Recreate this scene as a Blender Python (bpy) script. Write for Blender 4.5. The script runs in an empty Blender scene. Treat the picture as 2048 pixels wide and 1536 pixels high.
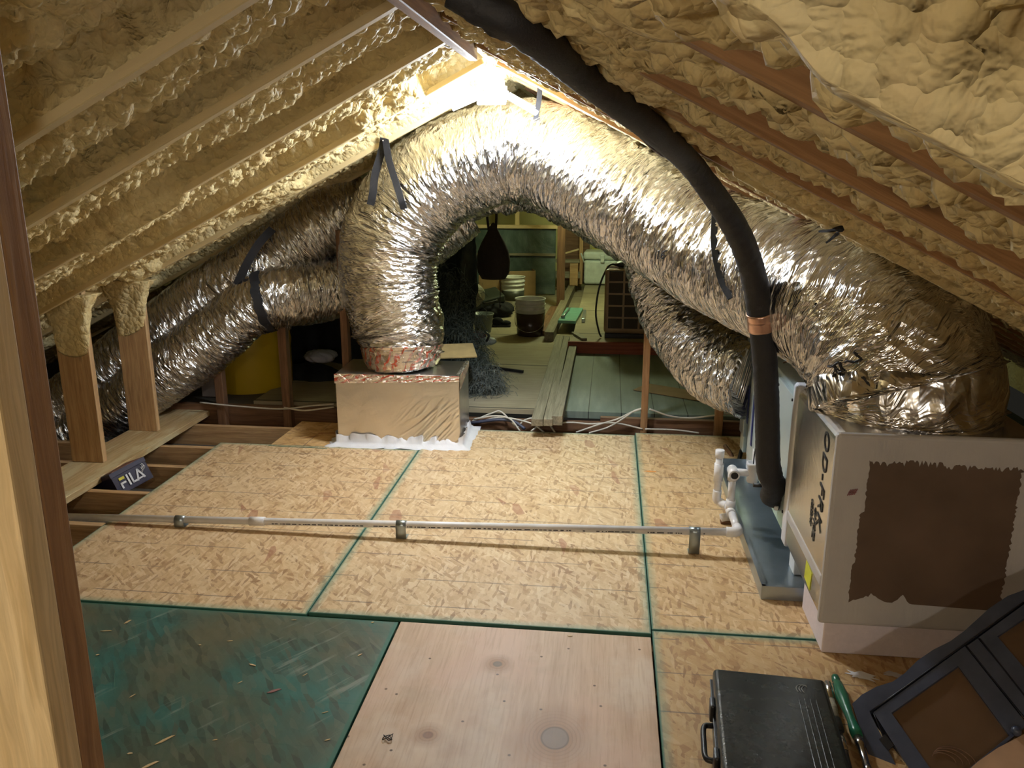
import bpy, bmesh, math, random
import numpy as np
from mathutils import Vector, Matrix, Euler
S = bpy.context.scene
COL = S.collection
random.seed(7); RNG = np.random.RandomState(11)
PI = math.pi

# ------------------------------------------------------------------ camera
CAM_H, YAW, PITCH, FPX = 1.6, math.radians(6.68), math.radians(14.65), 1660.0
cd = bpy.data.cameras.new('camera'); cam = bpy.data.objects.new('camera', cd); COL.objects.link(cam)
cd.sensor_width = 36.0; cd.lens = FPX / 2048 * 36; cd.clip_start = .02
cam.location = (0, 0, CAM_H); cam.rotation_euler = (PI/2 - PITCH, 0, YAW)
S.camera = cam
# ------------------------------------------------------------------ world and exposure
w = bpy.data.worlds.new('world'); S.world = w; w.use_nodes = True
w.node_tree.nodes['Background'].inputs[0].default_value = (.9, .85, .7, 1)
w.node_tree.nodes['Background'].inputs[1].default_value = .012
S.view_settings.view_transform = 'Standard'; S.view_settings.look = 'None'
S.view_settings.exposure = 0.22; S.view_settings.gamma = 1.0; S.view_settings.use_curve_mapping = False
S.cycles.max_bounces = 6; S.cycles.diffuse_bounces = 4; S.cycles.glossy_bounces = 3; S.cycles.adaptive_threshold = .05; S.cycles.adaptive_min_samples = 16
# ------------------------------------------------------------------ lamps of the attic, plus one added fill light
def lamp(name, kind, loc, power, col, size=.1, rot=(0,0,0)):
    l = bpy.data.lights.new(name, kind); l.energy = power; l.color = col
    if kind == 'AREA': l.shape = 'RECTANGLE'; l.size = size; l.size_y = size*.5
    else: l.shadow_soft_size = size
    o = bpy.data.objects.new(name, l); o.location = loc; o.rotation_euler = rot; COL.objects.link(o); return o
LED_POWER = 34.0                      # emission strength of the panels of the ridge work light
lamp('ridge_lamp_glow', 'POINT', (-.50, 4.10, 1.80), 64, (.78, .88, 1.0), .09)
lamp('light_behind_camera', 'POINT', (-1.15, -.75, 1.62), 28, (1.0, .92, .80), .07)
lamp('light_behind_camera', 'POINT', (.75, -1.3, 1.35), 30, (1.0, .95, .88), .07)  # added fill light for the right side, not a bulb of the attic
lamp('far_room_lamp', 'POINT', (-.25, 8.6, 1.80), 40, (.84, 1.0, .60), .12)

# ------------------------------------------------------------------ geometry helpers
_th, _p = YAW, PITCH
_r = np.array([math.cos(_th), math.sin(_th), 0.]); _f = np.array([-math.sin(_th)*math.cos(_p), math.cos(_th)*math.cos(_p), -math.sin(_p)]); _u = np.cross(_r, _f)
def ray(x, y): return _r*(x-1024)/FPX - _u*(y-768)/FPX + _f
def PZ(x, y, z=0.):      # point of the level z that the photo shows at x, y
    d = ray(x, y); return Vector(np.array([0,0,CAM_H]) + d*(z-CAM_H)/d[2])
def PY(x, y, Y):
    d = ray(x, y); return Vector(np.array([0,0,CAM_H]) + d*Y/d[1])
def PX(x, y, X):
    d = ray(x, y); return Vector(np.array([0,0,CAM_H]) + d*X/d[0])

def tag(o, label=None, cat=None, group=None, kind=None):
    if label: o['label'] = label
    if cat: o['category'] = cat
    if group: o['group'] = group
    if kind: o['kind'] = kind
    return o
def link(name, me, mat=None, parent=None, loc=None, rot=None, smooth=False):
    o = bpy.data.objects.new(name, me); COL.objects.link(o)
    if mat is not None:
        for m in (mat if isinstance(mat, (list, tuple)) else [mat]): me.materials.append(m)
    if loc is not None: o.location = loc
    if rot is not None: o.rotation_euler = rot
    if parent is not None: o.parent = parent
    if smooth: me.polygons.foreach_set('use_smooth', [True]*len(me.polygons))
    return o
def empty(name, loc, rot=(0,0,0), **k):
    o = bpy.data.objects.new(name, None); COL.objects.link(o); o.location = loc; o.rotation_euler = rot
    o.empty_display_size = .1
    return tag(o, **k)
class MB:
    def __init__(s): s.bm = bmesh.new()
    def box(s, c, d, rot=None, bev=0., seg=2, mi=0):
        g = bmesh.ops.create_cube(s.bm, size=1.0); vs = g['verts']
        M = Matrix.Translation(Vector(c)) @ (rot.to_matrix().to_4x4() if rot is not None else Matrix()) @ Matrix.Diagonal((d[0], d[1], d[2], 1))
        bmesh.ops.transform(s.bm, matrix=M, verts=vs)
        fs = set(f for v in vs for f in v.link_faces)
        for f in fs: f.material_index = mi
        if bev:
            es = list(set(e for v in vs for e in v.link_edges))
            r = bmesh.ops.bevel(s.bm, geom=es, offset=bev, segments=seg, profile=.5, affect='EDGES')
            for f in r['faces']: f.material_index = mi
        return s
    def cyl(s, p0, p1, r0, r1=None, n=24, caps=True, mi=0):
        p0, p1 = Vector(p0), Vector(p1); r1 = r0 if r1 is None else r1
        ax = (p1-p0); q = ax.to_track_quat('Z', 'Y').to_matrix()
        a, b = [], []
        for i in range(n):
            t = 2*PI*i/n; v = q @ Vector((math.cos(t), math.sin(t), 0))
            a.append(s.bm.verts.new(p0+v*r0)); b.append(s.bm.verts.new(p1+v*r1))
        for i in range(n):
            f = s.bm.faces.new((a[i], a[(i+1)%n], b[(i+1)%n], b[i])); f.smooth = True; f.material_index = mi
        if caps:
            f = s.bm.faces.new(a[::-1]); f.material_index = mi; f = s.bm.faces.new(b); f.material_index = mi
        return s
    def lathe(s, prof, c=(0,0,0), n=32, mi=0):
        rings = []
        for (r, z) in prof:
            rings.append([s.bm.verts.new((c[0]+r*math.cos(2*PI*i/n), c[1]+r*math.sin(2*PI*i/n), c[2]+z)) for i in range(n)])
        for a, b in zip(rings, rings[1:]):
            for i in range(n):
                f = s.bm.faces.new((a[i], a[(i+1)%n], b[(i+1)%n], b[i])); f.smooth = True; f.material_index = mi
        if prof[0][0] > 1e-4: f = s.bm.faces.new(rings[0][::-1]); f.material_index = mi
        if prof[-1][0] > 1e-4: f = s.bm.faces.new(rings[-1]); f.material_index = mi
        return s
    def prism(s, pts, off, mi=0):     # polygon of 3-D points pushed along off
        off = Vector(off)
        a = [s.bm.verts.new(Vector(p)) for p in pts]; b = [s.bm.verts.new(Vector(p)+off) for p in pts]
        n = len(a)
        for q in (a, b[::-1]):
            f = s.bm.faces.new(q); f.material_index = mi
        for i in range(n):
            f = s.bm.faces.new((a[i], b[i], b[(i+1)%n], a[(i+1)%n])); f.material_index = mi
        return s
    def sphere(s, c, r, sc=(1,1,1), n=16, mi=0):
        g = bmesh.ops.create_uvsphere(s.bm, u_segments=n, v_segments=n//2+2, radius=r)
        bmesh.ops.transform(s.bm, matrix=Matrix.Translation(Vector(c)) @ Matrix.Diagonal((*sc, 1)), verts=g['verts'])
        for f in set(f for v in g['verts'] for f in v.link_faces): f.smooth = True; f.material_index = mi
        return s
    def tube(s, pts, r, n=10, res=6, mi=0):
        P = catmull([(*p, 0) for p in [tuple(q) for q in pts]], None, res)[:, :3]
        V, _, _ = sweep(P, np.full(len(P), r) if np.isscalar(r) else np.interp(np.linspace(0,1,len(P)), np.linspace(0,1,len(r)), r), n)
        vs = [[s.bm.verts.new(V[i, j]) for j in range(n)] for i in range(len(P))]
        for i in range(len(P)-1):
            for j in range(n):
                f = s.bm.faces.new((vs[i][j], vs[i][(j+1)%n], vs[i+1][(j+1)%n], vs[i+1][j])); f.smooth = True; f.material_index = mi
        s.bm.faces.new(vs[0][::-1]).material_index = mi; s.bm.faces.new(vs[-1]).material_index = mi
        return s
    def build(s, name, mat, parent=None, loc=None, rot=None):
        bmesh.ops.recalc_face_normals(s.bm, faces=s.bm.faces)
        me = bpy.data.meshes.new(name); s.bm.to_mesh(me); s.bm.free()
        return link(name, me, mat, parent, loc, rot)
def catmull(P, _n, res):
    P = np.array(P, float); Q = np.vstack([2*P[0]-P[1], P, 2*P[-1]-P[-2]]); out = []
    for i in range(1, len(Q)-2):
        p0, p1, p2, p3 = Q[i-1:i+3]
        for t in np.linspace(0, 1, res, endpoint=False):
            out.append(.5*((2*p1)+(-p0+p2)*t+(2*p0-5*p1+4*p2-p3)*t*t+(-p0+3*p1-3*p2+p3)*t**3))
    out.append(P[-1]); return np.array(out)
def sweep(P, R, n, ref=(0,0,1)):
    T = np.gradient(P, axis=0); T /= np.linalg.norm(T, axis=1)[:, None]
    nrm = np.cross(T[0], np.array(ref, float)); nrm = nrm if np.linalg.norm(nrm) > .1 else np.cross(T[0], (1, 0, 0.)); nrm /= np.linalg.norm(nrm)
    N = np.zeros_like(P)
    for i in range(len(P)):
        nrm = nrm - T[i]*nrm.dot(T[i]); nrm /= np.linalg.norm(nrm); N[i] = nrm
    B = np.cross(T, N)
    a = np.linspace(0, 2*PI, n, endpoint=False)
    V = P[:, None, :] + R[:, None, None]*(np.cos(a)[None, :, None]*N[:, None, :] + np.sin(a)[None, :, None]*B[:, None, :])
    return V, N, B
# ---- numpy noise
def _hash(ix, iy, seed): 
    h = (ix.astype(np.int64)*374761393 + iy.astype(np.int64)*668265263 + seed*1442695) & 0xffffffff
    h = ((h ^ (h >> 13))*1274126177) & 0xffffffff
    return ((h ^ (h >> 16)) & 0xffff)/65535.0
def vnoise(x, y, seed=0):
    ix, iy = np.floor(x), np.floor(y); fx, fy = x-ix, y-iy
    fx = fx*fx*(3-2*fx); fy = fy*fy*(3-2*fy)
    a, b, c, d = _hash(ix, iy, seed), _hash(ix+1, iy, seed), _hash(ix, iy+1, seed), _hash(ix+1, iy+1, seed)
    return (a*(1-fx)+b*fx)*(1-fy)+(c*(1-fx)+d*fx)*fy
def fbm(x, y, oct=4, seed=0):
    s = 0; a = .5
    for k in range(oct): s = s + a*(vnoise(x*2**k, y*2**k, seed+k)-.5); a *= .55
    return s
def worley(x, y, seed=0):
    ix, iy = np.floor(x), np.floor(y); best = np.full(x.shape, 9.)
    for dx in (-1, 0, 1):
        for dy in (-1, 0, 1):
            cx, cy = ix+dx, iy+dy
            px = cx+_hash(cx, cy, seed); py = cy+_hash(cx, cy, seed+57); sz = .75+.5*_hash(cx, cy, seed+91)
            best = np.minimum(best, ((x-px)**2+(y-py)**2)/sz**2)
    return np.sqrt(best)
def billow(x, y, seed=0):   # rounded blobs with creases between them
    return np.sqrt(np.clip(1.0-np.minimum(worley(x, y, seed), 1.0)**2*.9, 0, 1))
def smooth(a, b, x): t = np.clip((x-a)/(b-a), 0, 1); return t*t*(3-2*t)
def grid_mesh(name, V, wrapv=False, UV=None):
    nu, nv = V.shape[:2]; idx = np.arange(nu*nv).reshape(nu, nv)
    j1 = np.roll(idx, -1, 1) if wrapv else idx[:, 1:]
    j0 = idx if wrapv else idx[:, :-1]
    F = np.stack([j0[:-1], j1[:-1], j1[1:], j0[1:]], -1).reshape(-1, 4)
    me = bpy.data.meshes.new(name)
    me.vertices.add(nu*nv); me.vertices.foreach_set('co', V.reshape(-1).astype(np.float32))
    me.loops.add(F.size); me.loops.foreach_set('vertex_index', F.reshape(-1).astype(np.int32))
    me.polygons.add(len(F)); me.polygons.foreach_set('loop_start', np.arange(0, F.size, 4, dtype=np.int32)); me.polygons.foreach_set('loop_total', np.full(len(F), 4, np.int32))
    if UV is not None:      # UV: (nu, nv+1, 2) if wrapped
        uvl = me.uv_layers.new(name='uv'); nq = j0.shape[1]
        u0 = UV[:-1, :nq]; u1 = UV[:-1, 1:nq+1]; u2 = UV[1:, 1:nq+1]; u3 = UV[1:, :nq]
        uvl.data.foreach_set('uv', np.stack([u0, u1, u2, u3], 2).reshape(-1).astype(np.float32))
    me.update(calc_edges=True); me.validate()
    me.polygons.foreach_set('use_smooth', [True]*len(me.polygons))
    return me

# ------------------------------------------------------------------ materials
class NT:
    def __init__(s, name):
        s.m = bpy.data.materials.new(name); s.m.use_nodes = True; s.t = s.m.node_tree
        s.b = s.t.nodes['Principled BSDF']
    def n(s, typ, **k):
        nd = s.t.nodes.new(typ)
        for a, v in k.items():
            if a.startswith('i_'):
                key = a[2:]; key = int(key) if key.isdigit() else key
                nd.inputs[key].default_value = v
            else: setattr(nd, a, v)
        return nd
    def l(s, a, b): s.t.links.new(a, b); return s
    def coord(s, kind='Object', scale=(1,1,1), rot=(0,0,0), loc=(0,0,0), src=None):
        if src is None: src = s.n('ShaderNodeTexCoord').outputs[kind]
        if any(rot):
            m0 = s.n('ShaderNodeMapping'); m0.inputs['Rotation'].default_value = rot; s.l(src, m0.inputs[0]); src = m0.outputs[0]
        mp = s.n('ShaderNodeMapping'); mp.inputs['Scale'].default_value = scale; mp.inputs['Location'].default_value = loc
        s.l(src, mp.inputs[0]); return mp.outputs[0]
    D2 = False
    def noise(s, vec, scale, detail=4, rough=.55, dist=0.):
        nd = s.n('ShaderNodeTexNoise'); nd.noise_dimensions = '2D' if s.D2 else '3D'; nd.inputs['Scale'].default_value = scale; nd.inputs['Detail'].default_value = detail; nd.inputs['Roughness'].default_value = rough; nd.inputs['Distortion'].default_value = dist
        s.l(vec, nd.inputs['Vector']); return nd
    def vor(s, vec, scale, feat='F1', rnd=1.):
        nd = s.n('ShaderNodeTexVoronoi', feature=feat); nd.voronoi_dimensions = '2D' if s.D2 else '3D'; nd.inputs['Scale'].default_value = scale; nd.inputs['Randomness'].default_value = rnd
        s.l(vec, nd.inputs['Vector']); return nd
    def ramp(s, fac, stops, interp='LINEAR'):
        nd = s.n('ShaderNodeValToRGB'); cr = nd.color_ramp; cr.interpolation = interp
        while len(cr.elements) < len(stops): cr.elements.new(.5)
        for e, (p, c) in zip(cr.elements, stops):
            e.position = p; e.color = (*(c if not np.isscalar(c) else (c, c, c)), 1)
        s.l(fac, nd.inputs[0]); return nd.outputs[0]
    def mix(s, fac, a, b, mode='MIX'):
        nd = s.n('ShaderNodeMix', data_type='RGBA', blend_type=mode)
        for ix, v in ((0, fac), (6, a), (7, b)):
            if isinstance(v, bpy.types.NodeSocket): s.l(v, nd.inputs[ix])
            elif ix == 0: nd.inputs[0].default_value = v
            else: nd.inputs[ix].default_value = (*v, 1)
        return nd.outputs[2]
    def math(s, op, a, b=0.):
        nd = s.n('ShaderNodeMath', operation=op)
        for sock, v in ((nd.inputs[0], a), (nd.inputs[1], b)):
            if isinstance(v, bpy.types.NodeSocket): s.l(v, sock)
            else: sock.default_value = v
        return nd.outputs[0]
    def bump(s, h, strength=.3, dist=.01, prev=None):
        nd = s.n('ShaderNodeBump'); nd.inputs['Strength'].default_value = strength; nd.inputs['Distance'].default_value = dist
        s.l(h, nd.inputs['Height'])
        if prev is not None: s.l(prev, nd.inputs['Normal'])
        return nd.outputs[0]
    def out(s, col=None, rough=None, metal=None, normal=None, spec=None, emit=None):
        def st(key, v):
            if v is None: return
            if isinstance(v, bpy.types.NodeSocket): s.l(v, s.b.inputs[key])
            else: s.b.inputs[key].default_value = (*v, 1) if isinstance(v, tuple) else v
        st('Base Color', col); st('Roughness', rough); st('Metallic', metal); st('Normal', normal); st('Specular IOR Level', spec)
        return s.m
def plain(name, col, rough=.6, metal=0., bump=0., bscale=60, var=.12):
    t = NT(name); c = t.coord('Object'); nz = t.noise(c, bscale, 5)
    dark = tuple(x*(1-var) for x in col); lite = tuple(min(1, x*(1+var)) for x in col)
    n2 = t.noise(c, bscale*.22, 4)
    return t.out(t.ramp(n2.outputs[0], [(.3, dark), (.7, lite)]), rough, metal, t.bump(nz.outputs[0], bump, .004) if bump else None)
def wood(name, c0, c1, c2, rough=.62, scale=1., knots=True, coat=None):
    """boards run along local X; coat = (colour, amount) sprayed foam mist in patches"""
    t = NT(name)
    oi = t.n('ShaderNodeObjectInfo'); cmb = t.n('ShaderNodeCombineXYZ')
    t.l(t.math('MULTIPLY', oi.outputs['Random'], 37.), cmb.inputs[0]); t.l(t.math('MULTIPLY', oi.outputs['Random'], 11.), cmb.inputs[1])
    tc = t.n('ShaderNodeTexCoord'); add = t.n('ShaderNodeVectorMath', operation='ADD'); t.l(tc.outputs['Object'], add.inputs[0]); t.l(cmb.outputs[0], add.inputs[1])
    v = add.outputs[0]
    ndist = t.noise(t.coord(src=v, scale=(1.2, 8, 8)), 1.6, 3)
    vv = t.n('ShaderNodeVectorMath', operation='MULTIPLY_ADD'); t.l(ndist.outputs['Color'], vv.inputs[0]); vv.inputs[1].default_value = (0, .06, .06); t.l(v, vv.inputs[2])
    g = t.noise(t.coord(src=vv.outputs[0], scale=(1.0, 34, 34)), 1.6*scale, 6, .6)
    g2 = t.noise(t.coord(src=vv.outputs[0], scale=(2.5, 110, 110)), 1.5*scale, 4, .6)
    col = t.ramp(g.outputs[0], [(.3, c0), (.5, c1), (.7, c2)])
    col = t.mix(t.ramp(g2.outputs[0], [(.35, .35), (.6, 0)]), col, tuple(x*.55 for x in c0))
    if knots:
        kv = t.vor(t.coord(src=v, scale=(2.2, 9, 9)), 1.0)
        col = t.mix(t.ramp(kv.outputs['Distance'], [(.06, .9), (.16, 0)]), col, tuple(x*.3 for x in c0))
    h = g2.outputs[0]
    if coat:
        cc, amt = coat
        nz = t.noise(t.coord(src=v, scale=(1.3, 5, 5)), 2.2, 5, .6)
        m = t.ramp(nz.outputs[0], [(max(0, .62-amt*.5), 0), (min(1, .72-amt*.5), .93)])
        col = t.mix(m, col, cc)
    return t.out(col, rough, 0., t.bump(h, .25, .002))
CREAM = (.66, .52, .27)
M = {}
M['wood_tan'] = wood('wood_tan', (.40, .23, .10), (.56, .35, .17), (.66, .44, .23))
M['wood_pale'] = wood('wood_pale', (.60, .43, .21), (.74, .56, .31), (.82, .65, .39))
M['wood_plate'] = wood('wood_plate', (.42, .27, .12), (.56, .39, .19), (.66, .49, .27), coat=((.62, .52, .30), .25))
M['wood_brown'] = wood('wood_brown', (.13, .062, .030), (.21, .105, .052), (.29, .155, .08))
M['wood_post'] = wood('wood_post', (.24, .12, .05), (.34, .18, .08), (.42, .25, .12))
M['wood_rafter'] = wood('wood_rafter', (.26, .13, .052), (.38, .20, .085), (.47, .27, .125), coat=((.60, .47, .26), .1))
M['wood_coated'] = wood('wood_coated', (.34, .17, .07), (.46, .26, .11), (.55, .34, .15), coat=(CREAM, 1.0))
M['wood_grey'] = wood('wood_grey', (.16, .14, .09), (.25, .22, .15), (.34, .30, .21), knots=False)
M['wood_red'] = wood('wood_red', (.20, .04, .015), (.30, .07, .025), (.38, .10, .04), knots=False)
def foam_mat():
    t = NT('spray_foam'); c = t.coord('Object')
    n1 = t.noise(c, 2.6, 5, .6); n2 = t.noise(c, 17, 3, .6, .6); n3 = t.noise(c, 90, 2, .6)
    ad = t.n('ShaderNodeVectorMath', operation='MULTIPLY_ADD'); t.l(n2.outputs['Color'], ad.inputs[0]); ad.inputs[1].default_value = (.045, .045, .045); t.l(c, ad.inputs[2]); vr = t.vor(ad.outputs[0], 38, 'F1')
    col = t.ramp(n1.outputs[0], [(.25, (.60, .44, .20)), (.5, (.72, .575, .29)), (.75, (.78, .66, .39))])
    col = t.mix(t.ramp(n2.outputs[0], [(.5, 0), (.78, .5)]), col, (.58, .39, .17))
    dd = t.math('MULTIPLY', vr.outputs['Distance'], vr.outputs['Distance']); b = t.bump(t.math('SUBTRACT', t.math('MULTIPLY', n2.outputs[0], .7), dd), .5, .020); b = t.bump(n3.outputs[0], .3, .004, b)
    return t.out(col, .60, 0., b, .22)
M['foam'] = foam_mat()
def foil_mat(name='foil', base=(.82, .81, .82), wr=1.0, rough=.17, taped=False):
    t = NT(name); t.D2 = True; uv = t.n('ShaderNodeTexCoord').outputs['UV']
    wv = t.noise(t.coord(src=uv, scale=(7, 5, 1)), 1.0, 2); 
    ad = t.n('ShaderNodeVectorMath', operation='MULTIPLY_ADD'); t.l(wv.outputs['Color'], ad.inputs[0]); ad.inputs[1].default_value = (.05, .05, 0); t.l(uv, ad.inputs[2]); uvd = ad.outputs[0]
    a = t.noise(t.coord(src=uvd, scale=(30, 2.6, 1), rot=(0, 0, .10)), 1.0, 4, .6, 0.)
    a2 = t.noise(t.coord(src=uvd, scale=(70, 7, 1), rot=(0, 0, -.16)), 1.0, 3, .6, 0.)
    v = t.vor(t.coord(src=uvd, scale=(26, 6, 1), rot=(0, 0, .22)), 1.0, 'F1'); v2 = t.vor(t.coord(src=uvd, scale=(48, 16, 1), rot=(0, 0, -.4)), 1.0, 'F1')
    lo = t.noise(t.coord(src=uv, scale=(5, 3, 1)), 1.0, 3)
    msk = t.ramp(lo.outputs[0], [(.35, .35), (.6, 1)])
    ridg = t.math('ABSOLUTE', t.math('SUBTRACT', a.outputs[0], .5))
    h1 = t.math('MULTIPLY', ridg, msk); h2 = t.math('MULTIPLY', v.outputs['Distance'], msk)
    b = t.bump(h1, 1.0*wr, .05); b = t.bump(h2, .8*wr, .022, b); b = t.bump(v2.outputs['Distance'], .6*wr, .010, b); b = t.bump(a2.outputs[0], .35*wr, .006, b)
    col = t.ramp(a.outputs[0], [(.3, tuple(x*.80 for x in base)), (.55, base)])
    col = t.mix(t.ramp(lo.outputs[0], [(.45, 0), (.8, .35)]), col, (.80, .76, .68))
    rg = t.ramp(a2.outputs[0], [(.3, rough*.6), (.7, rough*1.4)])
    return t.out(col, rg, 1.0, b)
M['foil'] = foil_mat()
M['foil_dull'] = foil_mat('foil_dull', (.72, .70, .69), 1.0, .24)
M['foil_rough'] = foil_mat('foil_rough', (.76, .74, .73), 1.5, .2)
def flat_foil(name, base, rough, bs=.12):
    t = NT(name); c = t.coord('Object'); n = t.noise(c, 3.0, 4, .5, 1.5); n2 = t.noise(t.coord('Object', scale=(1, 1, 3), rot=(0, .5, 0)), 14, 4, .6, 2.)
    b = t.bump(n.outputs[0], bs, .05); b = t.bump(n2.outputs[0], bs*.7, .01, b)
    return t.out(t.ramp(n.outputs[0], [(.3, tuple(x*.93 for x in base)), (.7, base)]), rough, 1.0, b)
M['foil_board'] = flat_foil('foil_board', (.82, .78, .72), .30)
M['foil_side'] = flat_foil('foil_side', (.84, .81, .77), .27, .08)
def tape_mat():
    t = NT('striped_foil_tape'); t.D2 = True; uv = t.n('ShaderNodeTexCoord').outputs['UV']
    wv = t.n('ShaderNodeTexWave'); wv.inputs['Scale'].default_value = 6.; wv.inputs['Distortion'].default_value = 6; wv.inputs['Detail'].default_value = 3; wv.inputs['Detail Scale'].default_value = 3
    t.l(t.coord(src=uv, scale=(1, 1, 1), rot=(0, 0, .9)), wv.inputs['Vector'])
    n = t.noise(t.coord(src=uv, scale=(30, 22, 1)), 1.0, 5, .6, 1.)
    m = t.math('MULTIPLY', t.ramp(wv.outputs['Fac'], [(.70, 0), (.78, 1)]), t.ramp(n.outputs[0], [(.4, .3), (.55, 1)]))
    col = t.mix(m, (.84, .76, .68), (.50, .10, .05))
    mt = t.ramp(m, [(0, 1.0), (1, .35)])
    return t.out(col, .24, mt, t.bump(n.outputs[0], .8, .012))
M['tape'] = tape_mat()
def osb_mat(name, w, h, tint=(1, 1, 1), paint=None, edge=.022, teal=(.035, .16, .12), lines=True):
    """strand board sheet; local origin at the sheet's centre"""
    t = NT(name); t.D2 = True; tc = t.n('ShaderNodeTexCoord').outputs['Object']
    def layer(rot, sc, loc):
        v = t.vor(t.coord(src=tc, scale=sc, rot=(0, 0, rot), loc=loc), 1.0); sp = t.n('ShaderNodeSeparateColor'); t.l(v.outputs['Color'], sp.inputs[0]); return sp.outputs
    base = None
    stops = [(0, (.27, .14, .065)), (.12, (.41, .24, .115)), (.35, (.60, .42, .235)), (.65, (.69, .52, .315)), (.9, (.75, .60, .40)), (1, (.82, .69, .50))]
    for k, (rt, sc, lc) in enumerate([(.3, (10, 44, 1), (0, 0, 0)), (1.3, (12, 50, 1), (3, 7, 0)), (2.3, (11, 42, 1), (9, 2, 0)), (1.0, (14, 66, 1), (5, 5, 0)), (.7, (16, 76, 1), (1, 9, 0)), (1.6, (22, 90, 1), (4, 3, 0))]):
        o = layer(rt, sc, lc)
        c = t.ramp(o[0], stops)
        if base is None: base = c
        else: base = t.mix(t.ramp(o[1], [(.52, 0), (.56, .75)]), base, c)
    n = t.noise(t.coord(src=tc, scale=(1, 1, 1)), 2.2, 4); fine = t.noise(t.coord(src=tc, scale=(60, 240, 1), rot=(0, 0, .3)), 1.0, 4)
    base = t.mix(.14, base, t.ramp(fine.outputs[0], [(.3, (.36, .22, .1)), (.7, (.70, .53, .33))]))
    base = t.mix(t.ramp(n.outputs[0], [(.4, 0), (.75, .35)]), base, (.60, .46, .30))
    rk = layer(1.3, (9, 24, 1), (2, 2, 0))
    base = t.mix(t.ramp(rk[0], [(.985, 0), (.987, .6)]), base, (.36, .15, .09))
    base = t.mix(1.0, base, tint, 'MULTIPLY')
    sx = t.n('ShaderNodeSeparateXYZ'); t.l(tc, sx.inputs[0])
    ex = t.math('SUBTRACT', w/2, t.math('ABSOLUTE', sx.outputs[0])); ey = t.math('SUBTRACT', h/2, t.math('ABSOLUTE', sx.outputs[1]))
    ed = t.math('MINIMUM', ex, ey)
    nn = t.noise(t.coord(src=tc), 18, 5, .65)
    ed2 = t.math('SUBTRACT', ed, t.math('MULTIPLY', nn.outputs[0], edge*1.1))
    hb = fine.outputs[0]
    if lines:
        fr = t.math('FRACT', t.math('MULTIPLY', t.math('ADD', sx.outputs[1], 5.), 1/.2032)); ln = t.math('ABSOLUTE', t.math('SUBTRACT', fr, .5))
        gate = t.ramp(t.noise(t.coord(src=tc, scale=(3, 3, 1)), 1.2, 3).outputs[0], [(.40, 0), (.50, .8)])
        base = t.mix(t.math('MULTIPLY', t.ramp(ln, [(.010, 1), (.018, 0)]), gate), base, (.16, .11, .08))
    if paint:
        pn = t.noise(t.coord(src=tc), 1.7, 4, .6); sc1 = t.noise(t.coord(src=tc, scale=(26, 2.2, 1), rot=(0, 0, .62)), 1.0, 5, .65); sc2 = t.noise(t.coord(src=tc, scale=(2, 2, 1)), 1.4, 3)
        lay = layer(.9, (15, 62, 1), (0, 0, 0))
        pc = t.ramp(pn.outputs[0], [(.32, (.10, .105, .065)), (.46, (.055, .110, .085)), (.56, (.022, .125, .110)), (.7, (.020, .165, .155))])
        pc = t.mix(t.ramp(lay[0], [(0, .75), (.5, 0)]), pc, (.025, .045, .038))
        pc = t.mix(t.ramp(lay[1], [(.66, 0), (1, .5)]), pc, (.13, .15, .11))
        scf = t.math('MULTIPLY', t.ramp(sc1.outputs[0], [(.58, 0), (.70, .75)]), t.ramp(sc2.outputs[0], [(.48, 0), (.6, 1)]))
        pc = t.mix(scf, pc, (.25, .30, .26))
        base = t.mix(.96, base, pc)
        hb = lay[2]
    base = t.mix(t.ramp(ed2, [(0, .38 if not paint else .15), (edge*1.2, 0)]), base, tuple(x*1.6+.05 for x in teal))
    base = t.mix(t.ramp(ed, [(.003, .95), (.0075, 0)]), base, teal)
    bmp = t.bump(hb, .25, .002); bmp = t.bump(n.outputs[0], .1, .01, bmp)
    return t.out(base, .55 if not paint else .38, 0., bmp)
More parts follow.
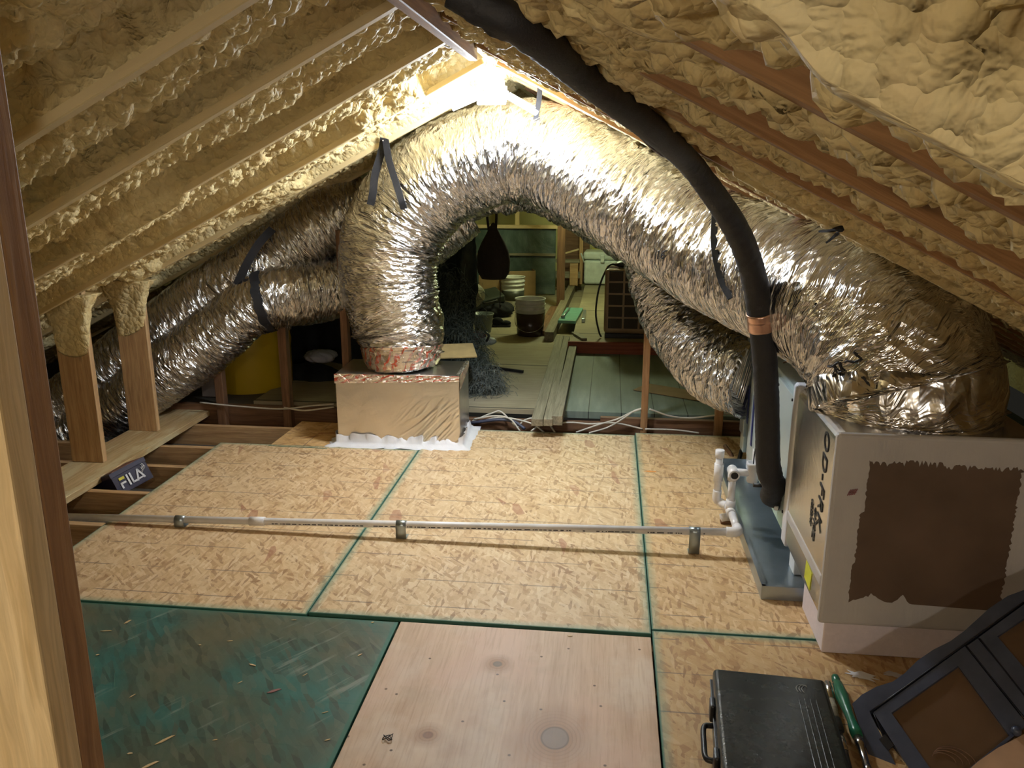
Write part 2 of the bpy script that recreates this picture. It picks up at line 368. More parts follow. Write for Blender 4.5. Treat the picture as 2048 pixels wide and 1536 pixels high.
def ply_mat(knots):
    t = NT('knotty_plywood'); t.D2 = True; tc = t.n('ShaderNodeTexCoord').outputs['Object']
    dv = t.noise(t.coord(src=tc), 2.5, 3)
    g = t.noise(t.coord(src=tc, scale=(26, 1.6, 1)), 1.0, 6, .6, .6); g2 = t.noise(t.coord(src=tc, scale=(120, 7, 1)), 1.0, 4)
    n = t.noise(t.coord(src=tc), 3.2, 5, .6)
    col = t.ramp(g.outputs[0], [(.3, (.54, .36, .235)), (.55, (.63, .45, .31)), (.75, (.68, .50, .36))])
    col = t.mix(t.ramp(n.outputs[0], [(.42, 0), (.65, .7)]), col, (.72, .60, .48)); nb = t.noise(t.coord(src=tc, loc=(4, 2, 0)), 2.2, 3, .5); col = t.mix(t.ramp(nb.outputs[0], [(.50, 0), (.68, .6)]), col, (.66, .42, .30)); nd_ = t.noise(t.coord(src=tc, loc=(9, 7, 0)), 4.5, 4, .6); col = t.mix(t.ramp(nd_.outputs[0], [(.58, 0), (.75, .5)]), col, (.50, .36, .24))
    col = t.mix(t.ramp(g2.outputs[0], [(.3, .3), (.5, 0)]), col, (.40, .23, .12))
    for (kx, ky, r, kc) in knots:
        vm = t.n('ShaderNodeVectorMath', operation='SUBTRACT'); t.l(tc, vm.inputs[0]); vm.inputs[1].default_value = (kx, ky, 0)
        sc = t.coord(src=vm.outputs[0], scale=(1, .82, 0)); ad = t.n('ShaderNodeVectorMath', operation='MULTIPLY_ADD'); t.l(dv.outputs['Color'], ad.inputs[0]); ad.inputs[1].default_value = (r*.25, r*.25, 0); t.l(sc, ad.inputs[2])
        ln = t.n('ShaderNodeVectorMath', operation='LENGTH'); t.l(vm.outputs[0] if r < .02 else ad.outputs[0], ln.inputs[0]); L = ln.outputs['Value']
        col = t.mix(t.ramp(L, [(r*1.0, .85), (min(1, r*3.8), 0)]), col, (.38, .20, .09))
        ring = t.math('SINE', t.math('MULTIPLY', L, 520)); col = t.mix(t.math('MULTIPLY', t.ramp(ring, [(.2, 0), (1, .4)]), t.ramp(L, [(r, 1), (min(1, r*2.8), 0)])), col, (.22, .11, .05))
        col = t.mix(t.ramp(L, [(r*.92, 1), (r*1.05, 0)]), col, kc)
        col = t.mix(t.math('MULTIPLY', t.ramp(L, [(r*.9, 0), (r*.98, 1), (r*1.08, 0)]), .85), col, (.09, .045, .02))
    sp = t.vor(t.coord(src=tc), 5.5)
    col = t.mix(t.ramp(sp.outputs['Distance'], [(.018, .9), (.03, 0)]), col, (.10, .05, .025))
    return t.out(col, .52, 0., t.bump(g2.outputs[0], .12, .002))
def mastic_mat(name, c):
    t = NT(name); v = t.coord('Object', scale=(1, 1, 1)); n = t.noise(t.coord('Object', scale=(30, 30, 5)), 1.0, 5, .6); n2 = t.noise(v, 5, 4)
    return t.out(t.ramp(n2.outputs[0], [(.3, tuple(x*.86 for x in c)), (.7, c)]), .55, 0., t.bump(n.outputs[0], .5, .004))
M['mastic'] = mastic_mat('grey_mastic', (.60, .57, .55))
M['mastic_white'] = mastic_mat('white_mastic', (.80, .80, .84))
M['black_web'] = plain('black_webbing', (.012, .011, .013), .75, 0., .3, 300)
M['rubber'] = plain('black_foam_rubber', (.022, .020, .021), .62, 0., .35, 220)
M['copper'] = plain('copper', (.72, .45, .34), .3, 1.0, .2, 40)
M['pvc'] = plain('white_pvc', (.80, .78, .78), .3, 0., .02)
M['pvc_print'] = plain('pipe_print', (.06, .06, .08), .5)
M['galv'] = plain('galvanised_steel', (.40, .46, .50), .30, .85, .05, 30)
M['cabinet'] = plain('grey_painted_steel', (.43, .52, .53), .30, .25, .03, 20, .06)
M['cabinet2'] = plain('pale_painted_steel', (.50, .58, .58), .28, .25, .03, 20, .05)
M['white'] = plain('white_plastic', (.80, .80, .80), .5)
M['styro'] = plain('pink_white_foam_board', (.80, .71, .74), .75, 0., .15, 260, .04)
M['black'] = plain('black_plastic', (.016, .016, .018), .42, 0., .08, 160)
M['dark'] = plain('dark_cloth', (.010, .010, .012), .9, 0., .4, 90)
M['case'] = plain('dark_green_plastic_case', (.022, .026, .022), .26, 0., .10, 120, .3)
M['blue_frame'] = plain('slate_blue_paint', (.060, .072, .110), .30, 0., .08, 60, .2)
M['blue_line'] = plain('blue_black_groove', (.008, .009, .016), .4)
M['blue_slot'] = plain('blue_label_strip', (.02, .03, .16), .4)
M['brown_panel'] = plain('brown_panel', (.15, .10, .072), .34, 0., .03, 20, .2)
M['green_handle'] = plain('green_lacquered_wood', (.02, .16, .085), .25, 0., .03)
M['chrome'] = plain('chrome', (.55, .55, .56), .2, 1.0)
M['cable'] = plain('white_cable_sheath', (.62, .58, .50), .5)
M['yellow'] = plain('yellow_plastic', (.55, .38, .012), .42, 0., .03, 10, .1)
M['cardboard'] = plain('brown_cardboard', (.36, .24, .12), .8, 0., .1, 40)
M['label_y'] = plain('yellow_sticker', (.72, .75, .05), .5)
M['bucket_w'] = plain('white_bucket', (.60, .60, .56), .4)
M['cooler'] = plain('white_cooler', (.66, .74, .70), .38)
M['tan_plastic'] = plain('tan_enamel', (.36, .25, .14), .4)
M['grille'] = plain('dark_brown_grille', (.055, .04, .025), .6, 0., .5, 400)
M['ink'] = plain('black_ink', (.015, .013, .012), .5)
M['ridge_wood'] = M['wood_rafter']
M['drywall'] = plain('dusty_drywall', (.20, .17, .13), .9, 0., .3, 30)
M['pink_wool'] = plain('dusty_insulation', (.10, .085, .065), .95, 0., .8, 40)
def emis(name, col, st):
    m = bpy.data.materials.new(name); m.use_nodes = True; b = m.node_tree.nodes['Principled BSDF']
    b.inputs['Base Color'].default_value = (.9, .9, .9, 1); b.inputs['Emission Color'].default_value = (*col, 1); b.inputs['Emission Strength'].default_value = st; return m
M['led'] = emis('led_panel', (.84, .91, 1.0), LED_POWER)
M['far_tube'] = emis('far_tube', (.75, 1, .6), 8)
# ------------------------------------------------------------------ setting: floors, far walls
def slab(name, x0, x1, y0, y1, z0, z1, mat, kind='structure', bev=0., **k):
    o = MB().box((0, 0, 0), (x1-x0, y1-y0, z1-z0), bev=bev).build(name, mat, loc=((x0+x1)/2, (y0+y1)/2, (z0+z1)/2))
    return tag(o, kind=kind, **k)
ZF = .08                                     # level of the far room's floor
slab('floor', -4.6, 3.6, -2.6, 5.12, -.30, -.22, M['drywall'])
FARPLY = osb_mat('far_plywood', 40, 40, (.78, .74, .66), lines=False)
def far_floor_mat():
    t = NT('far_plywood_floor'); c = t.coord('Object'); n = t.noise(c, 1.6, 5, .6); n2 = t.noise(t.coord('Object', scale=(3, 30, 1)), 1.0, 4)
    col = t.ramp(n.outputs[0], [(.3, (.27, .23, .15)), (.7, (.42, .37, .25))]); col = t.mix(t.ramp(n2.outputs[0], [(.35, .4), (.6, 0)]), col, (.20, .16, .10))
    sx = t.n('ShaderNodeSeparateXYZ'); t.l(c, sx.inputs[0])
    fr = t.math('FRACT', t.math('ADD', t.math('MULTIPLY', sx.outputs[1], 1/1.22), .35)); col = t.mix(t.ramp(fr, [(0, 1), (.012, 1), (.016, 0)]), col, (.02, .015, .01))
    return t.out(col, .7)
def plank_mat():
    t = NT('teal_lit_plank_floor'); c = t.coord('Object'); n = t.noise(t.coord('Object', scale=(9, 1.2, 1)), 1.0, 5, .6); n2 = t.noise(c, 2.2, 4)  # plank colour carries the teal light of the far room
    col = t.ramp(n.outputs[0], [(.3, (.12, .155, .13)), (.6, (.20, .25, .21)), (.8, (.30, .34, .29))]); col = t.mix(t.ramp(n2.outputs[0], [(.4, 0), (.7, .5)]), col, (.15, .21, .17))
    sx = t.n('ShaderNodeSeparateXYZ'); t.l(c, sx.inputs[0])
    fr = t.math('FRACT', t.math('MULTIPLY', sx.outputs[0], 1/.21)); col = t.mix(t.ramp(fr, [(0, 1), (.02, 1), (.035, 0)]), col, (.015, .02, .018))
    return t.out(col, .6, 0., t.bump(n.outputs[0], .2, .004))
slab('floor', -2.35, -.30, 5.13, 10.9, ZF-.03, ZF, far_floor_mat())
slab('floor', -.30, 2.6, 5.15, 6.88, ZF-.05, ZF-.005, plank_mat())
slab('floor', -.30, 2.6, 6.92, 10.9, ZF+.02, ZF+.09, far_floor_mat())
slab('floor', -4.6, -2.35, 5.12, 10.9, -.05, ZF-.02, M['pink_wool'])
slab('wall_far', -4.6, 3.6, 10.9, 11.0, -.3, 2.3, plain('yellow_faced_insulation', (.50, .46, .20), .8, 0, .3, 12))
slab('wall_near', -4.6, 3.6, -2.7, -2.6, -.3, 2.3, M['foam'])
slab('wall_left', -4.75, -4.6, -2.6, 10.9, -.3, .3, M['foam'])
slab('wall_right', 3.6, 3.75, -2.6, 10.9, -.3, .3, M['foam'])
slab('wall_light_block', .85, 3.2, 6.96, 7.0, ZF+.09, 1.1, M['wood_brown'])  # added panel keeping far lamp light off the right side
slab('wall_light_block', -3.4, -1.85, 6.9, 6.94, ZF, 1.1, M['wood_brown'])  # added panel shutting far lamp light out of the left rear

# ------------------------------------------------------------------ roof planes
RX, RZ, SL = -.56, 2.055, .51                # ridge line and pitch of the rafters' lower edges
ANG = math.atan(SL); CA, SA = math.cos(ANG), math.sin(ANG)
DEPTH = .185
def under(x): return RZ - SL*abs(x-RX)
LEFT_R = [-1.2, -.55, .05, .65, 1.25, 1.85, 2.45, 3.15, 3.92, 4.58, 5.22, 5.9, 6.6, 7.3, 8.0, 8.7, 9.4, 10.1, 10.8]
RIGHT_R = [-1.2, -.6, -.02, .65, 1.0, 1.5, 2.0, 2.7, 3.35, 3.95, 4.58, 5.22, 5.9, 6.6, 7.3, 8.0, 8.7, 9.4, 10.1, 10.8]
HALF = .019
def rafter_obj(side, y, mat, label, group, x_end, cat='rafter'):
    L = abs(x_end-RX)/CA
    o = MB().box((0, 0, 0), (L-.03, 2*HALF, DEPTH), bev=.003, seg=1).build('rafter', mat)
    sx = 1 if side == 'R' else -1
    mid = (x_end+RX)/2; n = Vector((sx*SA, 0, CA))
    o.location = Vector((mid+sx*.012, y+HALF, under(mid))) + n*(DEPTH/2)
    o.rotation_euler = (0, ANG if side == 'R' else -ANG, 0)
    return tag(o, label, cat, group)
far_note = 'rafter in the dark rear half of the roof, beyond the silver duct arch'
lab_R = {.65: 'reddish bare rafter crossing the top right corner under big foam lumps', 1.0: 'orange-brown rafter on the right slope, second down from the top right corner',
         1.5: 'half buried rafter on the right slope between two bare rafters', 2.0: 'rafter with broad dark bare side on the right slope above the strap hook', 2.7: 'lowest bare rafter on the right slope, touching the top of the big duct elbow',
         3.35: 'reddish rafter on the right slope crossing behind the black insulated line near the ridge', 3.95: 'reddish rafter meeting the ridge board just right of the work light', 4.58: 'foam edged rafter on the right slope directly over the duct arch'}
lab_L = {1.25: 'foam smeared rafter at the top left corner beside the near post', 1.85: 'foam coated rafter on the left slope, nearest the camera', 2.45: 'foam coated rafter on the left slope, second from the camera', 3.15: 'rafter on the left slope with small bare wood patches halfway up',
         3.92: 'foam edged rafter on the left slope ending above the nearer knee wall stud', 4.58: 'pale rafter on the left slope carrying the black driver box and the strap nail'}
for y in LEFT_R:
    if y in lab_L: rafter_obj('L', y, M['wood_coated'], lab_L[y], 'roof rafters', -4.3)
    elif y > 5: rafter_obj('L', y, M['wood_coated'], far_note, 'rear rafters', -4.3)
for y in RIGHT_R:
    if y in lab_R: rafter_obj('R', y, M['wood_rafter'], lab_R[y], 'roof rafters', 3.2)
    elif y > 5: rafter_obj('R', y, M['wood_rafter'], far_note, 'rear rafters', 3.2)
tag(MB().box((0, 0, 0), (3.0, .036, .20), bev=.003, seg=1).build('ridge_board', M['wood_rafter'], loc=(RX, 1.95, RZ+.05), rot=(0, 0, PI/2)), 'wooden ridge board running along the peak of the roof', 'beam')
tag(MB().box((0, 0, 0), (7.5, .036, .16), bev=.003, seg=1).build('ridge_board', M['wood_coated'], loc=(RX, 7.25, RZ+.09), rot=(0, 0, PI/2)), 'ridge board behind the work light, running into the rear attic', 'beam')
for sx, nm in ((-1, 'ceiling_left'), (1, 'ceiling_right')):
    L = 4.65; mid = RX+sx*L*CA/2
    n = Vector((sx*SA, 0, CA)); c = Vector((mid, 4.15, under(mid))) + n*(DEPTH+.02)
    tag(MB().box((0, 0, 0), (L, 13.7, .03)).build(nm, M['wood_brown'], loc=c, rot=(0, ANG*sx, 0)), kind='structure')

# spray foam filling the bays: one continuous coat per roof slope
def foam_side(side):
    sx = 1 if side == 'R' else -1
    R = RIGHT_R if side == 'R' else LEFT_R
    ys = []
    for a, b in zip(R, R[1:]):
        st = .0105 if b < 5.3 and a > -.3 else .035
        k = max(8, int((b-a)/st)); ys += list(np.linspace(a, b, k, endpoint=False))
    ys = np.array(ys); Lmax = (3.95 if side == 'R' else 4.05)/CA
    ss = np.arange(0.0, Lmax, .0125)
    Yg, Sg = np.meshgrid(ys, ss, indexing='ij')
    Ra = np.array(R); k = np.clip(np.searchsorted(Ra, ys, side='right')-1, 0, len(R)-2)
    a, b = Ra[k], Ra[k+1]; span = b-a
    t = ((ys-a-2*HALF)/(span-2*HALF))[:, None]; t = np.clip(t, 0, 1)
    onraft = ((ys-a) < 2*HALF)[:, None]*1.0
    seed = 3 if side == 'R' else 40
    # lump scale: big pillows near the camera on the right slope, finer elsewhere
    wx = Sg + .06*fbm(Sg*7, Yg*7, 3, seed+5); wy = Yg + .06*fbm(Sg*7+9, Yg*7, 3, seed+9)
    b1 = billow(wx*8.0, wy*9.0, seed); b2 = billow(wx*17, wy*20, seed+1); b3 = billow(wx*38, wy*42, seed+2)
    base = fbm(Sg*1.6, Yg*1.6, 3, seed+20)
    kk = k[:, None]*7.3
    dr = _hash(k[:, None]*np.ones_like(Sg), np.zeros_like(Sg), seed+31)      # per-bay differences
    edge = fbm(Sg*3.2+kk, kk+0*Sg, 4, seed+60)*.5
    if side == 'R':
        near = smooth(.75, .62, Yg); mid = smooth(1.15, .9, Yg)
        tt = t*np.ones_like(Sg)
        lump = (b1-1)*(.06+.10*near+.06*mid) + (b2-1)*(.13+.04*near) + (b3-1)*.06 + base*.02
        prof = .012 - (.034+.030*dr)*smooth(.45+edge*1.3, .92, tt) + .015*near + .012*mid*(vnoise(Sg*2.2, Yg*2.2, 15))
        n2, n3 = billow(wx*21, wy*24, seed+7), billow(wx*44, wy*50, seed+8)
        lump = lump*(1-.55*near) + near*((n2-1)*.085+(n3-1)*.045)
        prof = prof + .014*mid*(1-near) - .11*smooth(.60, .46, Yg)
        h = prof + lump
        cover = smooth(.90, .60, Sg+.30*fbm(Sg*2, Yg*2, 3, 77))*smooth(2.75, 2.50, Yg)*smooth(.10, .2, Sg)
        cov2 = .026+(b1-1)*.09+(b2-1)*.12+(b3-1)*.05
        cover = cover*smooth(.6, .9, Yg)
        h = h*(1-cover)+cov2*cover
        onr = -.05 + cover*(.052+.03*(b1-.5)+.02*(b2-.5))
        big = smooth(.95, .75, Yg)*smooth(.50, .62, vnoise(Sg*3.1, Yg*2.6, 5))
        onr = onr + big*(.060)
        rid = smooth(.54, .66, vnoise(Sg*2.4+4, k[:, None]*3.7+0*Sg, 21))*smooth(3.2, 2.8, Yg)     # places where foam runs over a rafter
        onr = onr + rid*(.055+.02*(b2-.5))
        onr = np.where(onr > .004, .004+(onr-.004)*.35, onr)
        side_mask = onraft
    else:
        tt = t*np.ones_like(Sg)
        lump = (b1-1)*.06 + (b2-1)*.13 + (b3-1)*.05 + base*.03
        prof = -.012 - .030*dr - .060*smooth(.50+edge*.8, .90, tt) + .0*tt
        h = prof + lump
        drape = smooth(.66, .74, vnoise(Sg*2.1+3, Yg*1.5, 8))
        h = h + drape*smooth(.60, 1.0, tt)*.10
        onr = -.03 + drape*(.045+.02*(b2-.5)) + 0*Sg
    h = np.where(onraft > 0, onr, h)
    # no foam bulge where the big duct and the ridge lamp sit close to the roof
    duct = smooth(3.2, 3.9, Yg)*smooth(6.5, 5.6, Yg)
    h = np.where((duct > 0), np.minimum(h, h*(1-duct)+(-.012+.25*h)*duct), h)
    low = smooth(Lmax-.5, Lmax, Sg); h = h + low*.03
    h = np.maximum(h, -DEPTH+.03)
    x = RX + sx*(Sg*CA) ; z = RZ - Sg*SA
    X = x - sx*SA*h; Z = z - CA*h
    X = np.where(Sg < .02, RX, X)
    V = np.stack([X, Yg, Z], -1)
    # skirt up to the deck at the outer edges so the coat is a solid body
    top = V.copy()
    me = grid_mesh('ceiling_foam', V)
    o = link('ceiling_foam_right' if side == 'R' else 'ceiling_foam_left', me, M['foam'])
    sm = o.modifiers.new('solid', 'SOLIDIFY'); sm.thickness = .03; sm.offset = 1 if side == 'R' else -1
    return tag(o, 'lumpy cream spray foam between the rafters of the %s roof slope' % ('right' if side == 'R' else 'left'), 'insulation', kind='structure')
foam_side('R'); foam_side('L')

# ------------------------------------------------------------------ subfloor sheets
TH = .018
def sheet(x0, x1, y0, y1, mat, label, name='osb_sheet', cat='floor sheet'):
    g = .0015
    o = MB().box((0, 0, 0), (x1-x0-2*g, y1-y0-2*g, TH), bev=.0015, seg=1).build(name, mat, loc=((x0+x1)/2, (y0+y1)/2, -TH/2))
    return tag(o, label, cat)
def osb(x0, x1, y0, y1, **k): return osb_mat('strand_board', x1-x0-.003, y1-y0-.003, **k)
xa, xb, xc, xd = -2.29, -1.075, .187, 1.41
sheet(xa, xb, 2.645, 4.50, osb(xa, xb, 2.645, 4.50, tint=(1.0, .95, .88)), 'tan strand board sheet at the left beside the open joists')
sheet(xb, xc, 2.66, 4.93, osb(xb, xc, 2.66, 4.93, tint=(1.02, 1.0, .96)), 'large tan strand board sheet in the middle between two green seams')
sheet(xc, xd, 2.69, 4.98, osb(xc, xd, 2.69, 4.98, tint=(.98, .90, .76)), 'strand board sheet running under the air handler drain pan')
sheet(xc, xd, 1.0, 2.685, osb(xc, xd, 1.0, 2.685, tint=(.86, .76, .58)), 'strand board sheet at bottom right under the tool case')
sheet(xa-.02, -.722, .9, 2.635, osb(xa, -.72, .9, 2.635, paint=True), 'worn dark green painted board at the bottom left')
px0, px1, py0, py1 = -.718, .184, .9, 2.64
def kp(x, y): p = PZ(x, y, 0); return (p.x-(px0+px1)/2, p.y-(py0+py1)/2)
sheet(px0, px1, py0, py1, ply_mat([(*kp(995, 1328), .017, (.22, .15, .09)), (*kp(856, 1470), .017, (.26, .12, .055)), (*kp(1113, 1473), .040, (.28, .20, .145))]), 'pinkish plywood sheet with three round knots at the bottom centre', 'plywood_sheet')
sheet(xd, 3.3, .9, 4.98, osb(xd, 3.3, .9, 4.98, tint=(.8, .7, .55)), 'strand board floor beyond the air handler at the right')
# ------------------------------------------------------------------ joists below the open strip at the left
def bd(name, L, W, T, loc, rot, mat, label=None, cat=None, group=None, bev=.002):
    return tag(MB().box((0, 0, 0), (L, W, T), bev=bev, seg=1).build(name, mat, loc=loc, rot=rot), label, cat, group)
for y, lab in ((2.95, 'floor joist nearest the camera, under the white drain pipe'), (3.35, 'floor joist in front of the shoe box, under the drain pipe'), (3.74, 'floor joist right in front of the sports shoe box'), (4.13, 'floor joist just behind the shoe box'),
               (4.46, 'floor joist level with the farther knee wall stud'), (4.88, 'rearmost floor joist under the board scrap with the green edge')):
    bd('floor_joist', 3.4, .038, .18, (-2.75, y, -TH-.09-.002), (0, 0, 0), M['wood_tan'], lab, 'joist', 'open floor joists')
for y in (.95, 1.4, 1.9, 2.35, 2.6): bd('floor_joist', 5.4, .038, .18, (.6, y, -TH-.091), (0, 0, 0), M['wood_tan'], 'floor joist hidden below the sheet flooring', 'joist', 'hidden joists')
bd('sole_plate', 2.0, .30, .036, (-2.79, 4.10, .0), (0, 0, PI/2), M['wood_plate'], 'wide pale plank on the joists under the two knee wall studs', 'plank')
PTOP = .019
for y, lab in ((4.035, 'nearer foam topped knee wall stud standing on the wide plank'), (4.60, 'farther foam topped knee wall stud standing on the wide plank')):
    x0 = -2.93; top = under(x0+.09)+.09
    h = top-PTOP-.012
    o = bd('knee_wall_stud', h, .038, .185, (x0+.0925, y+.019, PTOP+h/2), (0, PI/2, 0), M['wood_tan'], lab, 'stud', 'knee wall studs')
    # collar of foam smeared over the stud's head
    bm = MB(); n = 22; hh = .24; rows = 26; vs = []
    for i in range(rows):
        f = i/(rows-1); z = -hh*f
        ring = []
        for j in range(n):
            a = 2*PI*j/n; cx = max(-1, min(1, 1.35*math.cos(a))); cy = max(-1, min(1, 1.35*math.sin(a)))
            gx = .0925*cx; gy = .019*cy
            th = (.045*(1-f)**2.2+.004)*(1 if f < .8 else 1-(f-.8)/.2*.9) + .012*max(0, 1-f)*math.sin(7*a+9*f+y)
            zz = z + (.10*f*math.sin(a*1.0+2.2+y) if i else 0)
            ring.append(bm.bm.verts.new((gx+th*cx*1.1, gy+th*cy*1.1, zz+.06)))
        vs.append(ring)
    for i in range(rows-1):
        for j in range(n):
            fc = bm.bm.faces.new((vs[i][j], vs[i][(j+1)%n], vs[i+1][(j+1)%n], vs[i+1][j])); fc.smooth = True
    bm.bm.faces.new(vs[0]); bm.bm.faces.new(vs[-1][::-1])
    c = bm.build('foam_smear', M['foam'])
    tag(c, 'cream foam smeared over the head of the stud')
    c.parent = o; c.matrix_parent_inverse = Matrix.Identity(4)
    c.matrix_basis = (Matrix.Translation(o.location) @ Euler(o.rotation_euler).to_matrix().to_4x4()).inverted() @ Matrix.Translation(Vector((x0+.0925, y+.019, under(x0+.0925)-.0)))
bd('board_scrap', .50, .36, .016, (-1.79, 4.72, -.010), (0, 0, PI/2-.03), osb_mat('scrap_board', 3, 3, (1, .85, .6)), 'offcut of strand board with a green painted edge behind the floor sheets', 'board')
MB().box((-.252, 0, .002), (.006, .362, .018)).build('painted_edge', plain('green_edge_paint', (.02, .14, .09), .5), parent=bpy.data.objects['board_scrap'])
# doubled post at the left, close to the camera
pst = empty('near_post', (-.680, .80, -.0), label='doubled timber post close to the camera at the left edge', cat='post')
for k, (yy, mt) in enumerate(((.775, M['wood_pale']), (.818, M['wood_post']))):  # paler front plank holds the bulb's light in its colour, darker rear the shade
    o = MB().box((0, 0, 0), (1.93, .0405, .120), bev=.003, seg=2).build('post_plank', mt, parent=pst)
    o.location = Vector((-.002*k, yy-.80, .965)); o.rotation_euler = (0, PI/2, 0)
# ------------------------------------------------------------------ framing of the cross wall at the step to the far floor
RIM = plain('x', (.1, .1, .1)); bpy.data.materials.remove(RIM)
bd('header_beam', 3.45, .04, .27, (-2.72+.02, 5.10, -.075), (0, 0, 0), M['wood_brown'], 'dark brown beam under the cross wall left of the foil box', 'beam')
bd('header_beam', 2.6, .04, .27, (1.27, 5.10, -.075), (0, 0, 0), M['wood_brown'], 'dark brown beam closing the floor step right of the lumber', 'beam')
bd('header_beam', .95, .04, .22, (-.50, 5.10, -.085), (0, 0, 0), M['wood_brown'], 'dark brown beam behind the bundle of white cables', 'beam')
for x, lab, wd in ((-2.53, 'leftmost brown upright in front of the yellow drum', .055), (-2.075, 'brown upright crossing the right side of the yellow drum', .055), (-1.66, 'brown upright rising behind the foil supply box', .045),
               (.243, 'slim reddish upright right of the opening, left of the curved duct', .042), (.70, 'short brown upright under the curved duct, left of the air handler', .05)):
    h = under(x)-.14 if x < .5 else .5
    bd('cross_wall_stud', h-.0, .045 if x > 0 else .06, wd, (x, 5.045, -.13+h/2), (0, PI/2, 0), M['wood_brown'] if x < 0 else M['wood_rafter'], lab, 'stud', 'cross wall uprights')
# ------------------------------------------------------------------ insulated flexible ducts in silver foil
class Duct:
    """path of (x, y, z, radius) in metres; keeps its centreline so that marks can be laid on the skin"""
    def __init__(s, pts, step=.0075, n=112, fold=.006, sag=.010, spiral=.0012, seed=1, ref=(0, 0, 1), name='duct_jacket', mat=None, parent=None, squash=None, us=1.0, hollow=False, ends=True):
        C = catmull(pts, None, 24); d = np.r_[0, np.cumsum(np.linalg.norm(np.diff(C[:, :3], axis=0), axis=1))]
        m = max(8, int(d[-1]/step)); q = np.linspace(0, d[-1], m)
        P = np.stack([np.interp(q, d, C[:, k]) for k in range(3)], 1); R = np.interp(q, d, C[:, 3])
        V, N, B = sweep(P, R, n, ref)
        a = np.linspace(0, 2*PI, n, endpoint=False)
        U, A = np.meshgrid(q, a, indexing='ij')
        ca, sa = np.cos(A)*1.6, np.sin(A)*1.6
        def nz(fu, fa, sd, oc=3):       # seamless around the duct
            return fbm(U*fu+ca*fa, sa*fa+U*.7+sd, oc, int(sd))
        f = nz(34, .9, seed, 3); f2 = nz(70, 2.2, seed+9, 3); lo = nz(5, .8, seed+3, 3)
        T = np.gradient(P, axis=0); T /= np.linalg.norm(T, axis=1)[:, None]; K = np.gradient(T, axis=0)/(q[1]-q[0])
        dirv = np.cos(A)[..., None]*N[:, None, :]+np.sin(A)[..., None]*B[:, None, :]
        inner = np.clip(np.einsum('ijk,ik->ij', dirv, K), 0, 3)          # crumples gather on the inside of a bend
        rid = 1-2*np.abs(f)*2.2
        disp = fold*rid*(1+1.6*inner) + fold*.8*f2*(1+1.2*inner) + sag*lo*2
        spir = np.sin(2*PI*U/.075+A); disp = disp + spiral*spir
        if squash is not None:
            zc = dirv[..., 2]; disp = disp + R[:, None]*squash*(np.abs(dirv[..., 0])-np.abs(zc))*.5
        V = V + dirv*disp[..., None]
        UV = np.zeros((m, n+1, 2)); aa = np.linspace(0, 2*PI, n+1); UV[..., 0] = q[:, None]*us; UV[..., 1] = aa[None, :]*R.mean()
        me = grid_mesh(name, V, True, UV)
        s.q, s.P, s.R, s.N, s.B, s.V, s.n, s.T = q, P, R, N, B, V, n, T
        if ends:
            bm = bmesh.new(); bm.from_mesh(me); bmesh.ops.holes_fill(bm, edges=[e for e in bm.edges if e.is_boundary], sides=0); bm.to_mesh(me); bm.free()
        s.o = link(name, me, mat or M['foil'], parent)
        s.UV = UV
    def surf(s, u, a, off=.0):
        i = int(np.clip(np.searchsorted(s.q, u), 0, len(s.q)-1)); j = (a/(2*PI)*s.n) % s.n; j0 = int(j); t = j-j0
        v = s.V[i, j0 % s.n]*(1-t)+s.V[i, (j0+1) % s.n]*t; d = v-s.P[i]; d = d/np.linalg.norm(d)
        return Vector(v+d*off)
    def at_u(s, p): i = int(np.argmin(np.linalg.norm(s.P-np.array(p), axis=1))); return s.q[i]
    def nearest(s, px, py, lo=0, hi=99):
        """(u, angle) of the skin point that the photo shows at px, py"""
        v = s.V-np.array([0, 0, CAM_H]); c = v@_f; X = 1024+FPX*(v@_r)/c; Yp = 768-FPX*(v@_u)/c
        ctr = s.P-np.array([0, 0, CAM_H]); cd_ = np.linalg.norm(ctr, axis=1)[:, None]
        e = (X-px)**2+(Yp-py)**2 + 1e9*(np.linalg.norm(v, axis=2) > cd_) + 1e9*((s.q < lo) | (s.q > hi))[:, None]
        i, j = np.unravel_index(np.argmin(e), e.shape); return s.q[i], 2*PI*j/s.n
    def patch(s, u0, u1, a0, a1, name, mat, parent, off=.004, nu=None, nv=40, UVs=None):
        nu = nu or max(4, int((u1-u0)/.006)); g = np.zeros((nu, nv, 3)); UV = np.zeros((nu, nv, 2))
        for i, u in enumerate(np.linspace(u0, u1, nu)):
            for j, a in enumerate(np.linspace(a0, a1, nv)):
                g[i, j] = s.surf(u, a, off); UV[i, j] = (u, a*.25)
        me = grid_mesh(name, g, False, UV); o = link(name, me, mat, parent)
        md = o.modifiers.new('t', 'SOLIDIFY'); md.thickness = .002; md.offset = 0
        return o
    def lettering(s, txt, px_, py_, dx, dy, size, r, mat, parent, lo=0, hi=99):
        """handwriting on the skin; dx, dy = the direction its baseline runs in, size = letter height in metres"""
        u, a = s.nearest(px_, py_, lo, hi); R = float(np.interp(u, s.q, s.R))
        def scr(p): v = np.array(p)-np.array([0, 0, CAM_H]); c = v@_f; return np.array([FPX*(v@_r)/c, -FPX*(v@_u)/c])
        def basep(U_, A_):
            i_ = int(np.clip(np.searchsorted(s.q, U_), 0, len(s.q)-1)); return s.P[i_]+(s.N[i_]*math.cos(A_)+s.B[i_]*math.sin(A_))*s.R[i_]
        p0 = scr(basep(u, a)); J = np.stack([scr(basep(u+.04, a))-p0, scr(basep(u, a+.04/R))-p0], 1)/.04
        Ji = np.linalg.inv(J); b1 = np.array([dx, dy])/math.hypot(dx, dy); b2 = np.array([b1[1], -b1[0]])
